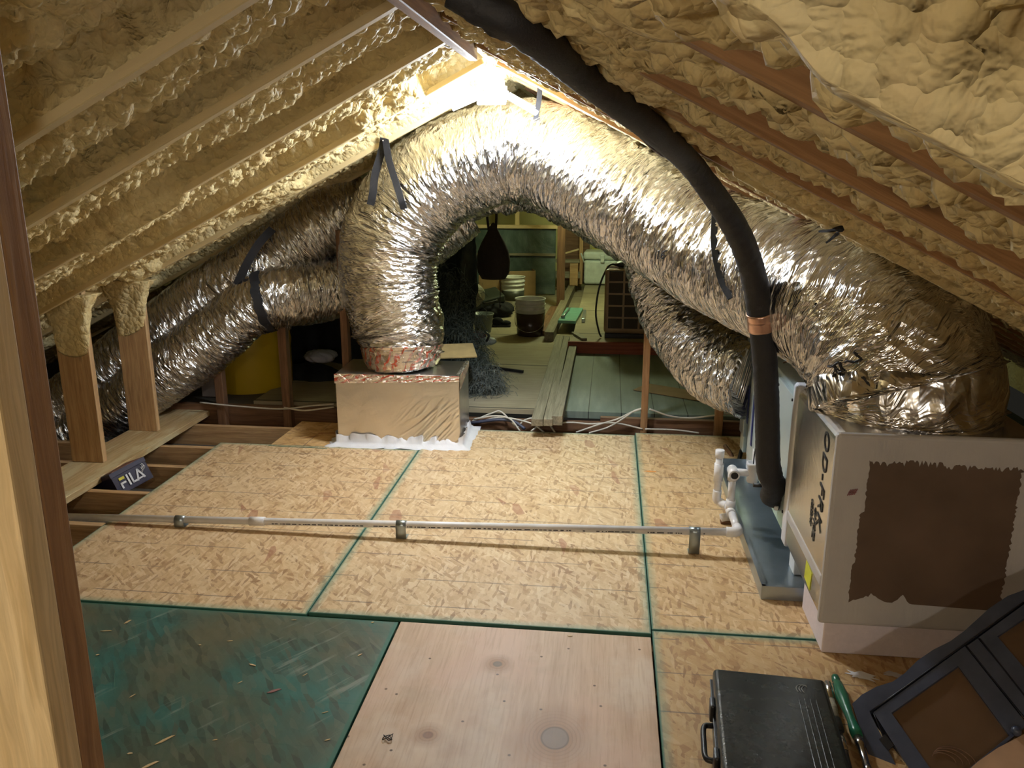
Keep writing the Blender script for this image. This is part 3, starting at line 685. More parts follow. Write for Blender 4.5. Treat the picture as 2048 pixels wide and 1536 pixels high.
        e1, e2 = Ji@b1, Ji@b2; e1 = e1/np.linalg.norm(e1)*size; e2 = e2/np.linalg.norm(e2)*size
        for k, ch in enumerate(txt):
            off_ = max((np.linalg.norm(s.surf(u+e1[0]*(f_+k*.85), a+e1[1]*(f_+k*.85)/R)-Vector(s.P[int(np.clip(np.searchsorted(s.q, u+e1[0]*(f_+k*.85)), 0, len(s.q)-1))])) for f_ in (0, .3, .6)))-R+.003; mb = MB()
            for pl in GLY[ch]:
                pts = []
                for p, q in list(zip(pl, pl[1:])):
                    for t in np.linspace(0, 1, 4, endpoint=False): pts.append((p[0]+(q[0]-p[0])*t, p[1]+(q[1]-p[1])*t))
                pts.append(pl[-1]); P3 = []
                for x, y in pts:
                    w_ = e1*(x+k*.85)+e2*y; uu, aa_ = u+w_[0], a+w_[1]/R; i_ = int(np.clip(np.searchsorted(s.q, uu), 0, len(s.q)-1)); dr_ = s.N[i_]*math.cos(aa_)+s.B[i_]*math.sin(aa_); P3.append(Vector(s.P[i_]+dr_*(off_+s.R[i_])))
                mb.tube(P3, r, n=5, res=2)
            keep(mb.build('marker_letter', mat, None), parent)
GLY = {'1': [[(0, .8), (.25, 1), (.25, 0)]], '6': [[(.6, .95), (.2, .8), (0, .35), (.15, 0), (.5, 0), (.6, .3), (.4, .5), (.05, .35)]], '"': [[(.1, 1), (.1, .75)], [(.35, 1), (.35, .75)]],
       'R': [[(0, 0), (0, 1), (.5, .95), (.55, .65), (.4, .52), (0, .5)], [(.2, .5), (.6, 0)]], '-': [[(.05, .45), (.45, .45)]], '2': [[(0, .8), (.25, 1), (.55, .85), (.5, .55), (0, 0), (.6, 0)]],
       '8': [[(.3, .52), (.05, .75), (.3, 1), (.52, .78), (.3, .52), (0, .25), (.3, 0), (.58, .25), (.3, .52)]]}
def word(txt, adv=.85):
    out = []
    for k, ch in enumerate(txt):
        for pl in GLY.get(ch, []): out.append([(x+k*adv, y) for x, y in pl])
    return out
def strap(name, pts, w, label=None, parent=None, cat=None, mat=None, nrm=None, th=.003, group=None):
    """flat webbing following pts; nrm = facing of the band"""
    P = catmull([tuple(p)+(0,) for p in pts], None, 8)[:, :3]; T = np.gradient(P, axis=0); T /= np.linalg.norm(T, axis=1)[:, None]
    g = np.zeros((len(P), 4, 3))
    for i in range(len(P)):
        n = np.array(nrm(P[i]) if callable(nrm) else (nrm or (0, -1, .1)), float); n -= T[i]*n.dot(T[i]); n /= np.linalg.norm(n); b = np.cross(T[i], n)
        for j, (x, y) in enumerate(((-w/2, -th), (w/2, -th), (w/2, th), (-w/2, th))): g[i, j] = P[i]+b*x+n*y
    me = grid_mesh(name, g, True); bm = bmesh.new(); bm.from_mesh(me); bmesh.ops.holes_fill(bm, edges=[e for e in bm.edges if e.is_boundary], sides=0); bm.to_mesh(me); bm.free()
    me.polygons.foreach_set('use_smooth', [False]*len(me.polygons))
    o = link(name, me, mat or M['black_web'], parent)
    return tag(o, label, cat, group)
def pth(*q): return [(*PY(a, b, Y), r) for a, b, Y, r in q]

# the big return duct arching from the ceiling box to the return plenum
big = empty('insulated_duct', (-1.22, 4.78, .44), label='thick crinkled silver duct arching from the foil box on the floor to the return plenum', cat='duct')
mpts = [(-1.22, 4.77, .43, .195), (-1.225, 4.775, .50, .225)] + pth((800, 655, 4.80, .262), (780, 590, 4.80, .275), (776, 520, 4.80, .280), (790, 455, 4.80, .285), (835, 388, 4.79, .282), (905, 338, 4.76, .278), (980, 312, 4.72, .275), (1060, 302, 4.66, .268),
      (1150, 338, 4.55, .268), (1240, 390, 4.42, .270), (1330, 442, 4.26, .272), (1430, 502, 4.02, .274), (1530, 545, 3.72, .275), (1630, 580, 3.38, .282), (1720, 628, 3.12, .290), (1785, 695, 2.99, .296), (1815, 775, 2.94, .300)) + [(1.045, 2.93, .83, .295), (1.045, 2.93, .79, .30)]
D1 = Duct(mpts, seed=3, parent=None, fold=.0065, sag=.012)
D1.o.parent = big; D1.o.matrix_parent_inverse = Matrix.Translation(big.location).inverted()
def keep(o, parent):       # parent without moving
    o.parent = parent; o.matrix_parent_inverse = Matrix.Translation(parent.location).inverted(); return o
keep(D1.patch(.012, .125, 0, 2*PI, 'striped_tape', M['tape'], None, .006, nv=97), big)
L1 = D1.q[-1]
keep(D1.patch(L1-.085, L1-.02, 0, 2*PI, 'closure_tape', M['foil_rough'], None, .004, nv=97), big)
D1.lettering('16', 1690, 712, .42, .9, .052, .0036, M['ink'], big)
D1.lettering('R-8', 1656, 730, .42, .9, .046, .0032, M['ink'], big)
D1.lettering('16', 1311, 518, 1, .12, .040, .0026, M['ink'], big)
# the pair of ducts running down the left slope
k1 = pth((1020, 350, 5.55, .13), (930, 380, 5.5, .17), (820, 400, 5.42, .20), (700, 425, 5.32, .215), (600, 487, 5.22, .215), (500, 548, 5.10, .212), (405, 610, 5.08, .212), (310, 680, 5.04, .212), (215, 750, 4.98, .205), (130, 815, 4.90, .19), (60, 860, 4.8, .18))
D2 = Duct(k1, seed=21, name='upper_duct', fold=.006, mat=M['foil_dull'], n=88, step=.009)
tag(D2.o, 'upper of the two silver ducts running down the left roof slope', 'duct')
k2 = pth((930, 425, 5.50, .16), (860, 480, 5.42, .17), (780, 530, 5.30, .18), (700, 568, 5.18, .185), (620, 588, 5.06, .190), (560, 592, 4.98, .188), (500, 612, 4.93, .175), (440, 665, 4.94, .187), (370, 715, 4.92, .200), (300, 765, 4.90, .195), (235, 815, 4.88, .185), (160, 860, 4.86, .18), (80, 900, 4.8, .17))
D3 = Duct(k2, seed=33, name='lower_duct', fold=.006, mat=M['foil_dull'], n=88, step=.009)
tag(D3.o, 'lower of the two silver ducts on the left, pinched by a black strap', 'duct')
# smaller crumpled supply duct under the arch
k4 = pth((700, 540, 5.45, .12), (860, 432, 5.42, .125), (940, 400, 5.38, .125), (1020, 372, 5.32, .125), (1110, 394, 5.26, .13), (1190, 434, 5.20, .14), (1260, 476, 5.12, .15)) 
D4 = Duct(k4, seed=45, name='supply_duct', fold=.009, mat=M['foil_rough'], n=72, step=.009)
tag(D4.o, 'thin crumpled silver duct hanging dark beneath the big duct arch', 'duct')
k5 = pth((1296, 500, 5.0, .15), (1318, 555, 4.90, .170), (1338, 608, 4.80, .180), (1368, 662, 4.70, .190), (1408, 712, 4.57, .195), (1452, 744, 4.44, .197), (1506, 758, 4.32, .192))
D5 = Duct(k5, seed=57, name='supply_duct', fold=.010, mat=M['foil_rough'], n=88, step=.008)
tag(D5.o, 'crumpled silver duct curving down into the back end of the air handler', 'duct')
k6 = pth((1350, 500, 5.2, .15), (1395, 560, 5.12, .165), (1445, 620, 5.02, .17), (1500, 680, 4.92, .165), (1540, 730, 4.82, .16))
D6 = Duct(k6, seed=64, name='supply_duct', fold=.004, mat=M['foil_dull'], n=80, step=.009)
tag(D6.o, 'smoother tan reflecting silver duct squeezed between the curved duct and the big duct', 'duct')
# straps
def band(D, px, py, w, label, name='duct_strap', a0=0, a1=2*PI, lo=0, hi=99, tilt=0., off=.004):
    u, _ = D.nearest(px, py, lo, hi); pts = [D.surf(u+tilt*math.sin(t), t, off) for t in np.linspace(a0, a1, 40)]
    c = Vector(D.P[int(np.searchsorted(D.q, u))])
    return strap(name, pts, w, label, cat='strap', nrm=lambda p: (Vector(p)-c))
band(D3, 515, 600, .055, 'black webbing strap wrapped round the lower left duct', tilt=.02)
y = 4.56
strap('hanging_strap', [PY(768, 276, y), PY(764, 300, y), PY(750, 350, y-.03), PY(746, 385, y-.05), PY(741, 410, y-.05)], .042, 'black strap hanging from a nail on the pale rafter, left leg of the fork', cat='strap')
strap('hanging_strap', [PY(771, 280, y-.008), PY(778, 320, y-.04), PY(790, 360, y-.09), PY(801, 395, y-.12), PY(808, 418, y-.10)], .036, 'black strap hanging from a nail on the pale rafter, right leg of the fork', cat='strap')
tag(MB().cyl(PY(766, 281, y-.02), PY(766, 281, y), .004).build('strap_nail', M['chrome']), 'shiny nail head holding the forked black strap', 'nail')
strap('hanging_strap', [PY(1080, 172, 4.42), PY(1078, 200, 4.42), PY(1073, 228, 4.43), PY(1069, 250, 4.44)], .026, 'short black strap hanging beside the ridge work light onto the arch', cat='strap', nrm=(.5, -1, 0))
strap('hanging_strap', [PY(545, 458, 5.0), PY(520, 485, 4.92), PY(495, 525, 4.86), PY(474, 570, 4.84)], .05, 'black strap lying over the upper left duct', cat='strap', nrm=(.3, -1, .4))
u0, a0 = D1.nearest(1433, 402); u1, a1 = D1.nearest(1444, 560); u2, a2 = D1.nearest(1462, 598)
strap('duct_strap', [D1.surf(u0, a0, .006), D1.surf((u0*2+u1)/3, (a0*2+a1)/3, .006), D1.surf((u0+u1*2)/3, (a0+a1*2)/3, .006), D1.surf(u1, a1, .006), D1.surf(u2, a2, .006)], .026, 'thin black strap hugging the big duct left of the insulated line', cat='strap')
u0, a0 = D1.nearest(1642, 470)
ky = 2.70
strap('hanging_strap', [PY(1641, 462, ky+.06), PY(1662, 461, ky), PY(1680, 456, ky-.02), PY(1684, 458, ky-.02), PY(1672, 470, ky+.03), PY(1655, 484, ky+.08)], .014, 'small black hooked strap end nailed under the lowest right rafter', cat='strap', nrm=(0, -1, 1))

# ------------------------------------------------------------------ foil covered supply box on the ceiling outlet
box = empty('supply_box', (-1.215, 4.755, 0), (0, 0, .03), label='tan reflecting foil faced duct box standing on the floor under the arch', cat='duct box')
bw, bdp, bh = .735, .385, .432
t = MB(); t.box((0, 0, bh/2+.002), (bw, bdp, bh), bev=.008)
o = t.build('box_body', [M['foil_board']], box); bmd = o.modifiers.new('sub', 'SUBSURF'); bmd.levels = 0; bmd.render_levels = 0
# creased foil skin on the front face
nu, nv = 150, 90; X, Z = np.meshgrid(np.linspace(-bw/2+.006, bw/2-.006, nu), np.linspace(.012, bh-.012, nv), indexing='ij')
rr = smooth(-.1, .25, X)*smooth(.33, .18, Z); cr = fbm((X*.72-Z*.69)*38, (X*.69+Z*.72)*4, 3, 9); dy = -.0035-.022*rr*np.clip(.16-np.abs(cr)*1.4, 0, 1) - .002*fbm(X*9, Z*9, 3, 2)
link('foil_skin', grid_mesh('foil_skin', np.stack([X, -bdp/2+dy, Z], -1)), M['foil_board'], box)
def strip_mesh(name, pts_a, pts_b, mat, parent, n=60, amp=.0015, seed=1):
    A, B_ = np.array(pts_a, float), np.array(pts_b, float); g = np.zeros((n, 6, 3)); UV = np.zeros((n, 6, 2))
    for i, t_ in enumerate(np.linspace(0, 1, n)):
        p = np.array([np.interp(t_, np.linspace(0, 1, len(A)), A[:, k]) for k in range(3)]); q = np.array([np.interp(t_, np.linspace(0, 1, len(B_)), B_[:, k]) for k in range(3)])
        for j, s_ in enumerate(np.linspace(0, 1, 6)):
            g[i, j] = p+(q-p)*s_; g[i, j, 1] -= amp*vnoise(np.array(t_*40.), np.array(s_*4.), seed); UV[i, j] = (t_*.7, s_*.1)
    return link(name, grid_mesh(name, g, False, UV), mat, parent)
strip_mesh('striped_tape', [(-bw/2-.001, -bdp/2-.009, bh-.055), (bw/2, -bdp/2-.009, bh-.03)], [(-bw/2-.001, -bdp/2-.007, bh+.002), (bw/2+.001, -bdp/2-.007, bh+.002)], M['tape'], box)
strip_mesh('corner_tape', [(bw/2+.004, -bdp/2-.006, bh-.09), (bw/2+.004, -bdp/2-.006, bh+.004)], [(bw/2+.004, bdp/2, bh-.03), (bw/2+.004, bdp/2, bh+.004)], M['tape'], box)
strip_mesh('corner_tape', [(bw/2-.02, -bdp/2-.005, bh+.0035), (bw/2-.02, bdp/2, bh+.0035)], [(bw/2+.005, -bdp/2-.005, bh+.004), (bw/2+.005, bdp/2, bh+.004)], M['foil_rough'], box)
# brushed white sealant skirt
g = []
mb = MB(); n = 90
def skirt_ring(off, z, wob, sd):
    out = []
    hw, hd = bw/2+off, bdp/2+off
    pr = [(-hw, 0), (-hw, -hd), (hw, -hd), (hw, hd*.9)]
    seg = [math.dist(a, b) for a, b in zip(pr, pr[1:])]; tot = sum(seg)
    for i in range(n):
        dd = tot*i/(n-1); k = 0
        while k < 2 and dd > seg[k]: dd -= seg[k]; k += 1
        a, b = pr[k], pr[k+1]; t_ = dd/seg[k]; x = a[0]+(b[0]-a[0])*t_; y_ = a[1]+(b[1]-a[1])*t_
        w_ = wob*(float(vnoise(np.array(i*.55), np.array(float(sd)), 3))-.5)
        out.append((x+w_*(1 if x > 0 else -1), y_-w_, z+(w_ if z > .02 else 0)))
    return out
rings = [skirt_ring(.0062, .062, .045, 1), skirt_ring(.0105, .055, .03, 1), skirt_ring(.014, .022, .006, 2), skirt_ring(.030, .008, .006, 3), skirt_ring(.060, .003, .03, 4), skirt_ring(.062, .0005, .03, 4)]
link('sealant_skirt', grid_mesh('sealant_skirt', np.array(rings)), M['mastic_white'], box)

# ------------------------------------------------------------------ return plenum of duct board
pl = empty('return_plenum', (1.05, 2.90, 0), label='duct board plenum box with grey mastic border and brown front under the big duct', cat='duct box')
w_, d_, z0, z1 = .64, .64, .131, .787; hz = (z0+z1)/2
MB().box((0, 0, hz), (w_, d_, z1-z0), bev=.03, seg=4).build('board_body', M['foil_side'], pl)
# front face: mastic border with a ragged inner edge round the brown panel
def ragged_panel(x0, x1, za, zb):
    pts = []
    def run(a, b, n_, f):
        for i in range(n_):
            t_ = i/n_; pts.append((a[0]+(b[0]-a[0])*t_+f(t_)[0], a[1]+(b[1]-a[1])*t_+f(t_)[1]))
    rn = random.Random(5)
    jag = lambda m: (lambda t_: (0, m*(rn.random())))
    run((x0, za), (x1, za), 60, lambda t_: (0, (.018+.030*max(0, 1-abs(t_-.12)/.10)*rn.uniform(.6, 1)+.035*max(0, 1-abs(t_-.33)/.06)*rn.uniform(.5, 1))-.012*t_))
    run((x1, za), (x1, zb), 70, lambda t_: (-.009*rn.random(), 0))
    run((x1, zb), (x0, zb), 90, lambda t_: (0, -.022*rn.random()**1.5 - .006*math.sin(t_*7)))
    run((x0, zb), (x0, za), 70, lambda t_: (.006*rn.random()-.012*(t_ > .35)*1-.006*(t_ > .7), 0))
    return pts
pp = ragged_panel(-.222, .238, .205, .708)
mb = MB(); mb.prism([(x, -d_/2-.0045, z) for x, z in pp], (0, .006, 0)); mb.build('brown_face', M['brown_panel'], pl)
mb = MB(); mb.box((0, -d_/2+.012, hz), (w_+.010, .030, z1-z0+.010), bev=.013, seg=3); mb.build('mastic_border', M['mastic'], pl)
mb = MB(); mb.box((-w_/2+.010, d_/2-.03, hz), (.028, .075, z1-z0+.004), bev=.008); mb.box((0, d_/2-.025, z1-.006), (w_, .07, .024), bev=.008); mb.build('mastic_seam', M['mastic_white'], pl)
mb = MB(); mb.box((-w_/2+.004, .0, z0+.135), (.014, d_-.06, .045), bev=.006); mb.build('mastic_seam', M['mastic'], pl)
MB().box((0, -.14, .0655), (.62, .30, .131), bev=.003, seg=1).build('foam_pad', M['styro'], pl, loc=(.015, 0, 0))
MB().box((0, 0, 0), (.002, .085, .070), bev=.0005, seg=1).build('yellow_label', M['label_y'], pl, loc=(-w_/2-.0015, -.13, .205), rot=(.12, 0, 0))
def text(name, s_, size, loc, rot, mat, parent, ext=.0008, shear=.0, align='LEFT', spacing=1.):
    c = bpy.data.curves.new(name, 'FONT'); c.body = s_; c.size = size; c.extrude = ext; c.shear = shear; c.align_x = align; c.space_character = spacing
    tmp = bpy.data.objects.new(name, c); COL.objects.link(tmp); dg = bpy.context.evaluated_depsgraph_get(); me = bpy.data.meshes.new_from_object(tmp.evaluated_get(dg))
    bpy.data.objects.remove(tmp); bpy.data.curves.remove(c)
    me.name = name
    return link(name, me, mat, parent, loc, rot)
# text on the left (-x) face, reading from top to bottom: local x -> -z, local y -> -y... outward normal -x
def side_rot(): return Matrix(((0, 0, -1), (0, 1, 0), (-1, 0, 0))).transposed().to_euler() if False else Matrix(((0., 0., -1.), (0., 1., 0.), (1., 0., 0.))).to_euler()
RS = Matrix(((0., 0., -1.), (0., -1., 0.), (-1., 0., 0.)))      # columns: x->-z, y->-y, z->-x
RS = Matrix(((0., 0., -1.), (0., 1., 0.), (-1., 0., 0.)))
# x axis -> (0,0,-1); y axis -> (0,1,0); z axis -> (-1,0,0): determinant
if RS.determinant() < 0: RS = Matrix(((0., 0., -1.), (0., -1., 0.), (-1., 0., 0.)))
text('board_marking', 'OD-FRK', .088, (-w_/2-.0018, -.165, .765), RS.to_euler(), M['ink'], pl, shear=.2, spacing=1.15)
text('board_marking', '411972', .048, (-w_/2-.0018, -.125, .47), RS.to_euler(), M['ink'], pl, shear=.35, spacing=.8)
text('board_marking', '0802041', .036, (-w_/2-.0018, -.08, .48), RS.to_euler(), M['ink'], pl, shear=.35, spacing=.75)
mb = MB()
for (x, z, r) in ((-.262, .600, .013),):
    for k in range(-2, 3): mb.box((x+k*.005, -d_/2-.0055, z+.001*k), (.0024, .002, r*1.7), rot=Euler((0, .4, 0)))
    mb.box((x, -d_/2-.0055, z), (.024, .002, .002))
mb.build('red_mark', plain('faded_red_ink', (.32, .12, .12), .7), pl)
# ------------------------------------------------------------------ air handler in its drain pan
ah = empty('air_handler', (1.03, 3.85, 0), label='grey-green steel air handler cabinet standing behind the return plenum', cat='air handler')
cx0, cy0, cy1, cz0, cz1 = .752, 3.235, 4.42, .125, .735
def ahb(name, c, d, mat, bev=.004, rot=None, mi=0):
    return MB().box((0, 0, 0), d, bev=bev, seg=2).build(name, mat, ah, loc=Vector(c)-Vector((1.03, 3.85, 0)), rot=rot)
ahb('cabinet_body', (1.06, (cy0+cy1)/2, (cz0+cz1)/2), (.60, cy1-cy0, cz1-cz0), M['cabinet'])
ahb('access_panel', (cx0, 3.43, (cz0+cz1)/2-.003), (.018, .37, cz1-cz0-.03), M['cabinet2'])
ahb('access_panel', (cx0, 3.94, (cz0+cz1)/2-.003), (.018, .62, cz1-cz0-.03), M['cabinet2'])
ahb('corner_flange', (cx0-.006, 4.375, (cz0+cz1)/2), (.02, .10, cz1-cz0+.01), M['cabinet'])
ahb('corner_flange', (cx0+.02, 3.25, cz1+.002), (.05, .02, .012), M['cabinet2'], .002)
for (yy, zz, hh) in ((4.28, .40, .20), (4.12, .36, .26)): ahb('slot_label', (cx0-.012, yy, zz), (.003, .03, hh), M['blue_slot'], .0)
ahb('side_duct_flange', (cx0-.012, 4.38, .38), (.02, .12, .34), M['galv'], .003)
ahb('paper_label', (cx0-.0105, 3.80, .43), (.002, .16, .40), M['white'], .0)
ahb('paper_label', (cx0-.0105, 3.98, .19), (.002, .16, .09), M['white'], .0)
for yy, zz in ((3.30, .70), (3.30, .22), (3.36, .28), (3.58, .69), (3.58, .17), (3.67, .69), (3.67, .17)):
    MB().cyl((0, 0, 0), (-.006, 0, 0), .006, n=10).build('screw', M['ink'], ah, loc=Vector((cx0-.008, yy, zz))-ah.location)
MB().cyl((0, 0, 0), (-.045, 0, 0), .012, n=16).cyl((-.02, 0, 0), (-.032, 0, 0), .027, n=8).cyl((-.045, 0, 0), (-.11, 0, 0), .009, n=12).build('valve_stub', M['black'], ah, loc=Vector((cx0-.005, 3.42, .285))-ah.location)
MB().cyl((0, 0, 0), (-.02, 0, 0), .03, n=20).build('pipe_grommet', M['black'], ah, loc=Vector((cx0-.005, 3.40, .215))-ah.location)
MB().cyl((0, 0, 0), (0, 0, .085), .045, .043, n=28).build('top_cap', M['white'], ah, loc=Vector((.865, 3.83, cz1))-ah.location)
mb = MB()
mb.tube([(.80, 3.80, .738), (.815, 3.74, .76), (.835, 3.76, .745), (.83, 3.81, .76), (.86, 3.79, .79)], .0035, n=6)
o = mb.build('control_wire', M['wood_brown'], ah); o.location = -ah.location
mb = MB(); mb.tube([(.79, 4.15, .738), (.80, 4.05, .75), (.83, 4.0, .745), (.82, 3.92, .75)], .004, n=6); o = mb.build('control_wire', M['black'], ah); o.location = -ah.location
for (fx, fy) in ((.80, 3.20), (.80, 4.36), (1.26, 3.20), (1.26, 4.36)):
    MB().box((0, 0, 0), (.055, .09, .116), bev=.003, seg=1).build('foam_foot', M['white'], ah, loc=Vector((fx, fy, .066))-ah.location)
pan = empty('drain_pan', (1.0, 3.65, 0), label='galvanised drain pan with low lips beneath the air handler', cat='drain pan')
ox, oy = 1.0, 3.66
mb = MB(); X0, X1, Y0, Y1 = .614-ox, 1.385-ox, 2.955-oy, 4.40-oy
for c, d in ((((X0+X1)/2, (Y0+Y1)/2, .004), (X1-X0, Y1-Y0, .004)), ((X0, (Y0+Y1)/2, .029), (.004, Y1-Y0, .055)), ((X1, (Y0+Y1)/2, .029), (.004, Y1-Y0, .055)), (((X0+X1)/2, Y0, .029), (X1-X0, .004, .055)), (((X0+X1)/2, Y1, .029), (X1-X0, .004, .055)),
             ((X0+.006, (Y0+Y1)/2, .056), (.014, Y1-Y0, .003)), (((X0+X1)/2, Y0+.006, .056), (X1-X0, .014, .003))): mb.box(c, d)
pan.location = (ox, oy, 0); mb.build('pan_tray', M['galv'], pan)

# ------------------------------------------------------------------ white drain pipework
dr = empty('drain_pipe', (0, 0, 0), label='long white plastic drain pipe crossing the floor with risers at the air handler', cat='pipe')
A = PY(60, 1032, 3.33); B_ = PY(1462, 1064, 3.33); B_.y = 3.33
J = A.lerp(B_, (PY(515, 1047, 3.33).x-A.x)/(B_.x-A.x))
MB().cyl(A, B_, .0165, n=24).build('floor_pipe', M['pvc'], dr)
dv = (B_-A).normalized()
MB().cyl(J-dv*.035, J+dv*.035, .0205, n=24).build('pipe_coupling', M['pvc'], dr)
# maker's print along the pipe: one row of small dashes
mb = MB(); rn = random.Random(3); x = J.x+.08
q = dv.to_track_quat('X', 'Z')
while x < B_.x-.10:
    f = (x-A.x)/(B_.x-A.x); c = A.lerp(B_, f); wd = rn.choice([.006, .01, .014, .02])
    mb.box(c+Vector((0, -.0164, -.0035)), (wd, .0012, .0045), rot=q.to_euler()); x += wd+rn.choice([.004, .006, .01, .05 if rn.random() < .2 else .008])
tag(mb.build('pipe_print', M['pvc_print'], dr), 'small dark print running along the pipe', kind='stuff')
def ptube(name, pts, r, mat=M['pvc'], n=20, res=8): return MB().tube(pts, r, n=n, res=res).build(name, mat, dr)
E0 = B_
ptube('elbow', [E0-Vector((.02, 0, 0)), E0+Vector((.012, .0, 0)), E0+Vector((.03, .016, 0)), E0+Vector((.03, .05, .0))], .0215)
MB().cyl(E0+Vector((.03, .04, 0)), E0+Vector((.03, .20, .0)), .0165, n=20).build('short_pipe', M['pvc'], dr)
T = E0+Vector((.028, .235, 0))
MB().cyl(T+Vector((0, -.045, 0)), T+Vector((0, .045, 0)), .0215, n=20).cyl(T, T+Vector((0, 0, .05)), .0215, n=20).build('tee', M['pvc'], dr)
rb = Vector((T.x, T.y, T.z))
MB().cyl(rb+Vector((0, 0, .03)), rb+Vector((0, .0, .17)), .0165, n=20).build('riser', M['pvc'], dr)
top = rb+Vector((0, 0, .185))
MB().cyl(top+Vector((0, -.052, 0)), top+Vector((0, .03, 0)), .0225, n=20).cyl(top, top+Vector((0, 0, -.04)), .0215, n=20).build('tee', M['pvc'], dr)
MB().cyl(top+Vector((0, -.0530, 0)), top+Vector((0, -.051, 0)), .016, n=20).build('pipe_bore', M['ink'], dr)
MB().cyl(top, top+Vector((.075, 0, -.004)), .0165, n=20).build('short_pipe', M['pvc'], dr)
cup = top+Vector((.085, 0, -.045))
MB().lathe([(.022, 0), (.024, .005), (.024, .075), (.029, .08), (.029, .092), (.021, .092), (.021, .03), (0, .03)], cup, n=24).build('trap_cup', M['pvc'], dr)
MB().tube([cup+Vector((0, 0, .05)), cup+Vector((.003, 0, .14)), cup+Vector((.01, -.01, .20)), cup+Vector((.015, -.0, .33))], .003, n=6).build('float_wire', M['black'], dr)
ra = Vector((T.x-.048, T.y+.10, 0))
ptube('elbow', [Vector((T.x-.005, T.y+.05, T.z)), Vector((T.x-.03, T.y+.09, T.z-.003)), Vector((ra.x, ra.y, T.z+.012)), Vector((ra.x, ra.y, T.z+.055))], .0195)
MB().cyl((ra.x, ra.y, T.z+.04), (ra.x, ra.y, T.z+.22), .0165, n=20).build('riser', M['pvc'], dr)
MB().cyl((ra.x, ra.y, T.z+.10), (ra.x, ra.y, T.z+.185), .0212, n=20).build('pipe_coupling', M['pvc'], dr)
MB().cyl((ra.x, ra.y, T.z+.215), (ra.x, ra.y, T.z+.25), .0205, n=20).build('end_cap', M['pvc'], dr)
MB().cyl((cup.x, cup.y, cup.z+.04), (cx0, cup.y, cup.z+.05), .0155, n=16).build('short_pipe', M['pvc'], dr)
cp = PZ(1449, 1046, .0)
o = empty('float_switch', (cp.x, cp.y, 0), label='small white capped switch with dark base lying by the pipe risers', cat='switch')
MB().cyl((-.02, 0, .022), (.02, .004, .03), .021, n=20).build('switch_cap', M['pvc'], o); MB().box((.005, 0, .009), (.05, .035, .018), bev=.004).build('switch_base', M['wood_brown'], o)
for px_, py_, lab in ((350, 1063, 'galvanised strap holding up the drain pipe at the left'), (801, 1081, 'galvanised strap holding up the drain pipe in the middle'), (1387, 1107, 'galvanised strap holding up the drain pipe beside the air handler pan')):
    ft = PZ(px_, py_, 0); f = (ft.x-A.x)/(B_.x-A.x); c = A.lerp(B_, f)
    yy = c.y-.0185
    pts = [(ft.x, yy+.05, .0015), (ft.x, yy+.004, .0015), (ft.x, yy-.002, .006), (ft.x, yy-.002, c.z*.5), (ft.x, yy-.002, c.z), (ft.x, yy+.004, c.z+.014), (ft.x, yy+.018, c.z+.0205), (ft.x, yy+.034, c.z+.012), (ft.x, yy+.038, c.z), (ft.x, yy+.038, c.z-.02)]
    g = np.array([[(x_+s_*.023, y_, z_) for s_ in (-1, 1)] for x_, y_, z_ in pts]); me = grid_mesh('pipe_strap', g)
    o = link('pipe_strap', me, M['galv']); md = o.modifiers.new('t', 'SOLIDIFY'); md.thickness = .002; tag(o, lab, 'pipe strap', 'pipe straps on the floor')
# ------------------------------------------------------------------ black insulated refrigerant line
def roofpt(px_, py_, off):
    d = ray(px_, py_); a_ = RZ-SL*.56*1.0; K = RZ-SL*.56+0; t_ = ((RZ+SL*RX)-off-CAM_H)/(d[2]+SL*d[0]); return Vector(np.array([0, 0, CAM_H])+d*t_)
ln = empty('refrigerant_line', (cx0-.03, 3.42, .2), label='thick black foam insulated line snaking from the ridge down to the air handler', cat='pipe')
lp = [roofpt(*q, .035) for q in ((905, -22), (960, 8), (1020, 40), (1085, 85), (1160, 148), (1250, 215), (1325, 275))]
lp = [tuple(p)+(r,) for p, r in zip(lp, (.027, .028, .028, .029, .030, .031, .033))]
lp += [(*PY(1378, 325, 2.62), .036), (*PY(1432, 395, 2.85), .040), (*PY(1478, 470, 3.02), .043), (*PY(1508, 555, 3.13), .045), (*PY(1521, 640, 3.18), .046), (*PY(1531, 740, 3.22), .047), (*PY(1535, 850, 3.25), .047), (*PY(1537, 940, 3.28), .047), (*PY(1550, 972, 3.32), .045)]
lp += [(cx0-.045, 3.385, .255, .044), (cx0-.004, 3.40, .235, .043)]
LN = Duct(lp, step=.008, n=28, fold=.0012, sag=.002, spiral=0., name='insulation_sleeve', mat=M['rubber'], seed=71)
LN.o.parent = ln; LN.o.matrix_parent_inverse = Matrix.Translation(ln.location).inverted()
u, a = LN.nearest(1521, 652)
keep(LN.patch(u-.035, u+.035, 0, 2*PI, 'copper_band', M['copper'], None, .003, nv=29), ln)
pts = []
for t_ in np.linspace(.04, .62, 40):
    uu = LN.q[-1]*t_; pts.append(tuple(LN.surf(uu, 3.3+1.2*math.sin(t_*14), .004)))
keep(MB().tube(pts, .0035, n=6, res=2).build('thermostat_wire', plain('brown_wire', (.12, .06, .045), .4), None), ln)
keep(MB().cyl((cx0-.02, 3.372, .215), (cx0-.028, 3.345, .212), .009, n=12).build('white_plug', M['white'], None), ln)
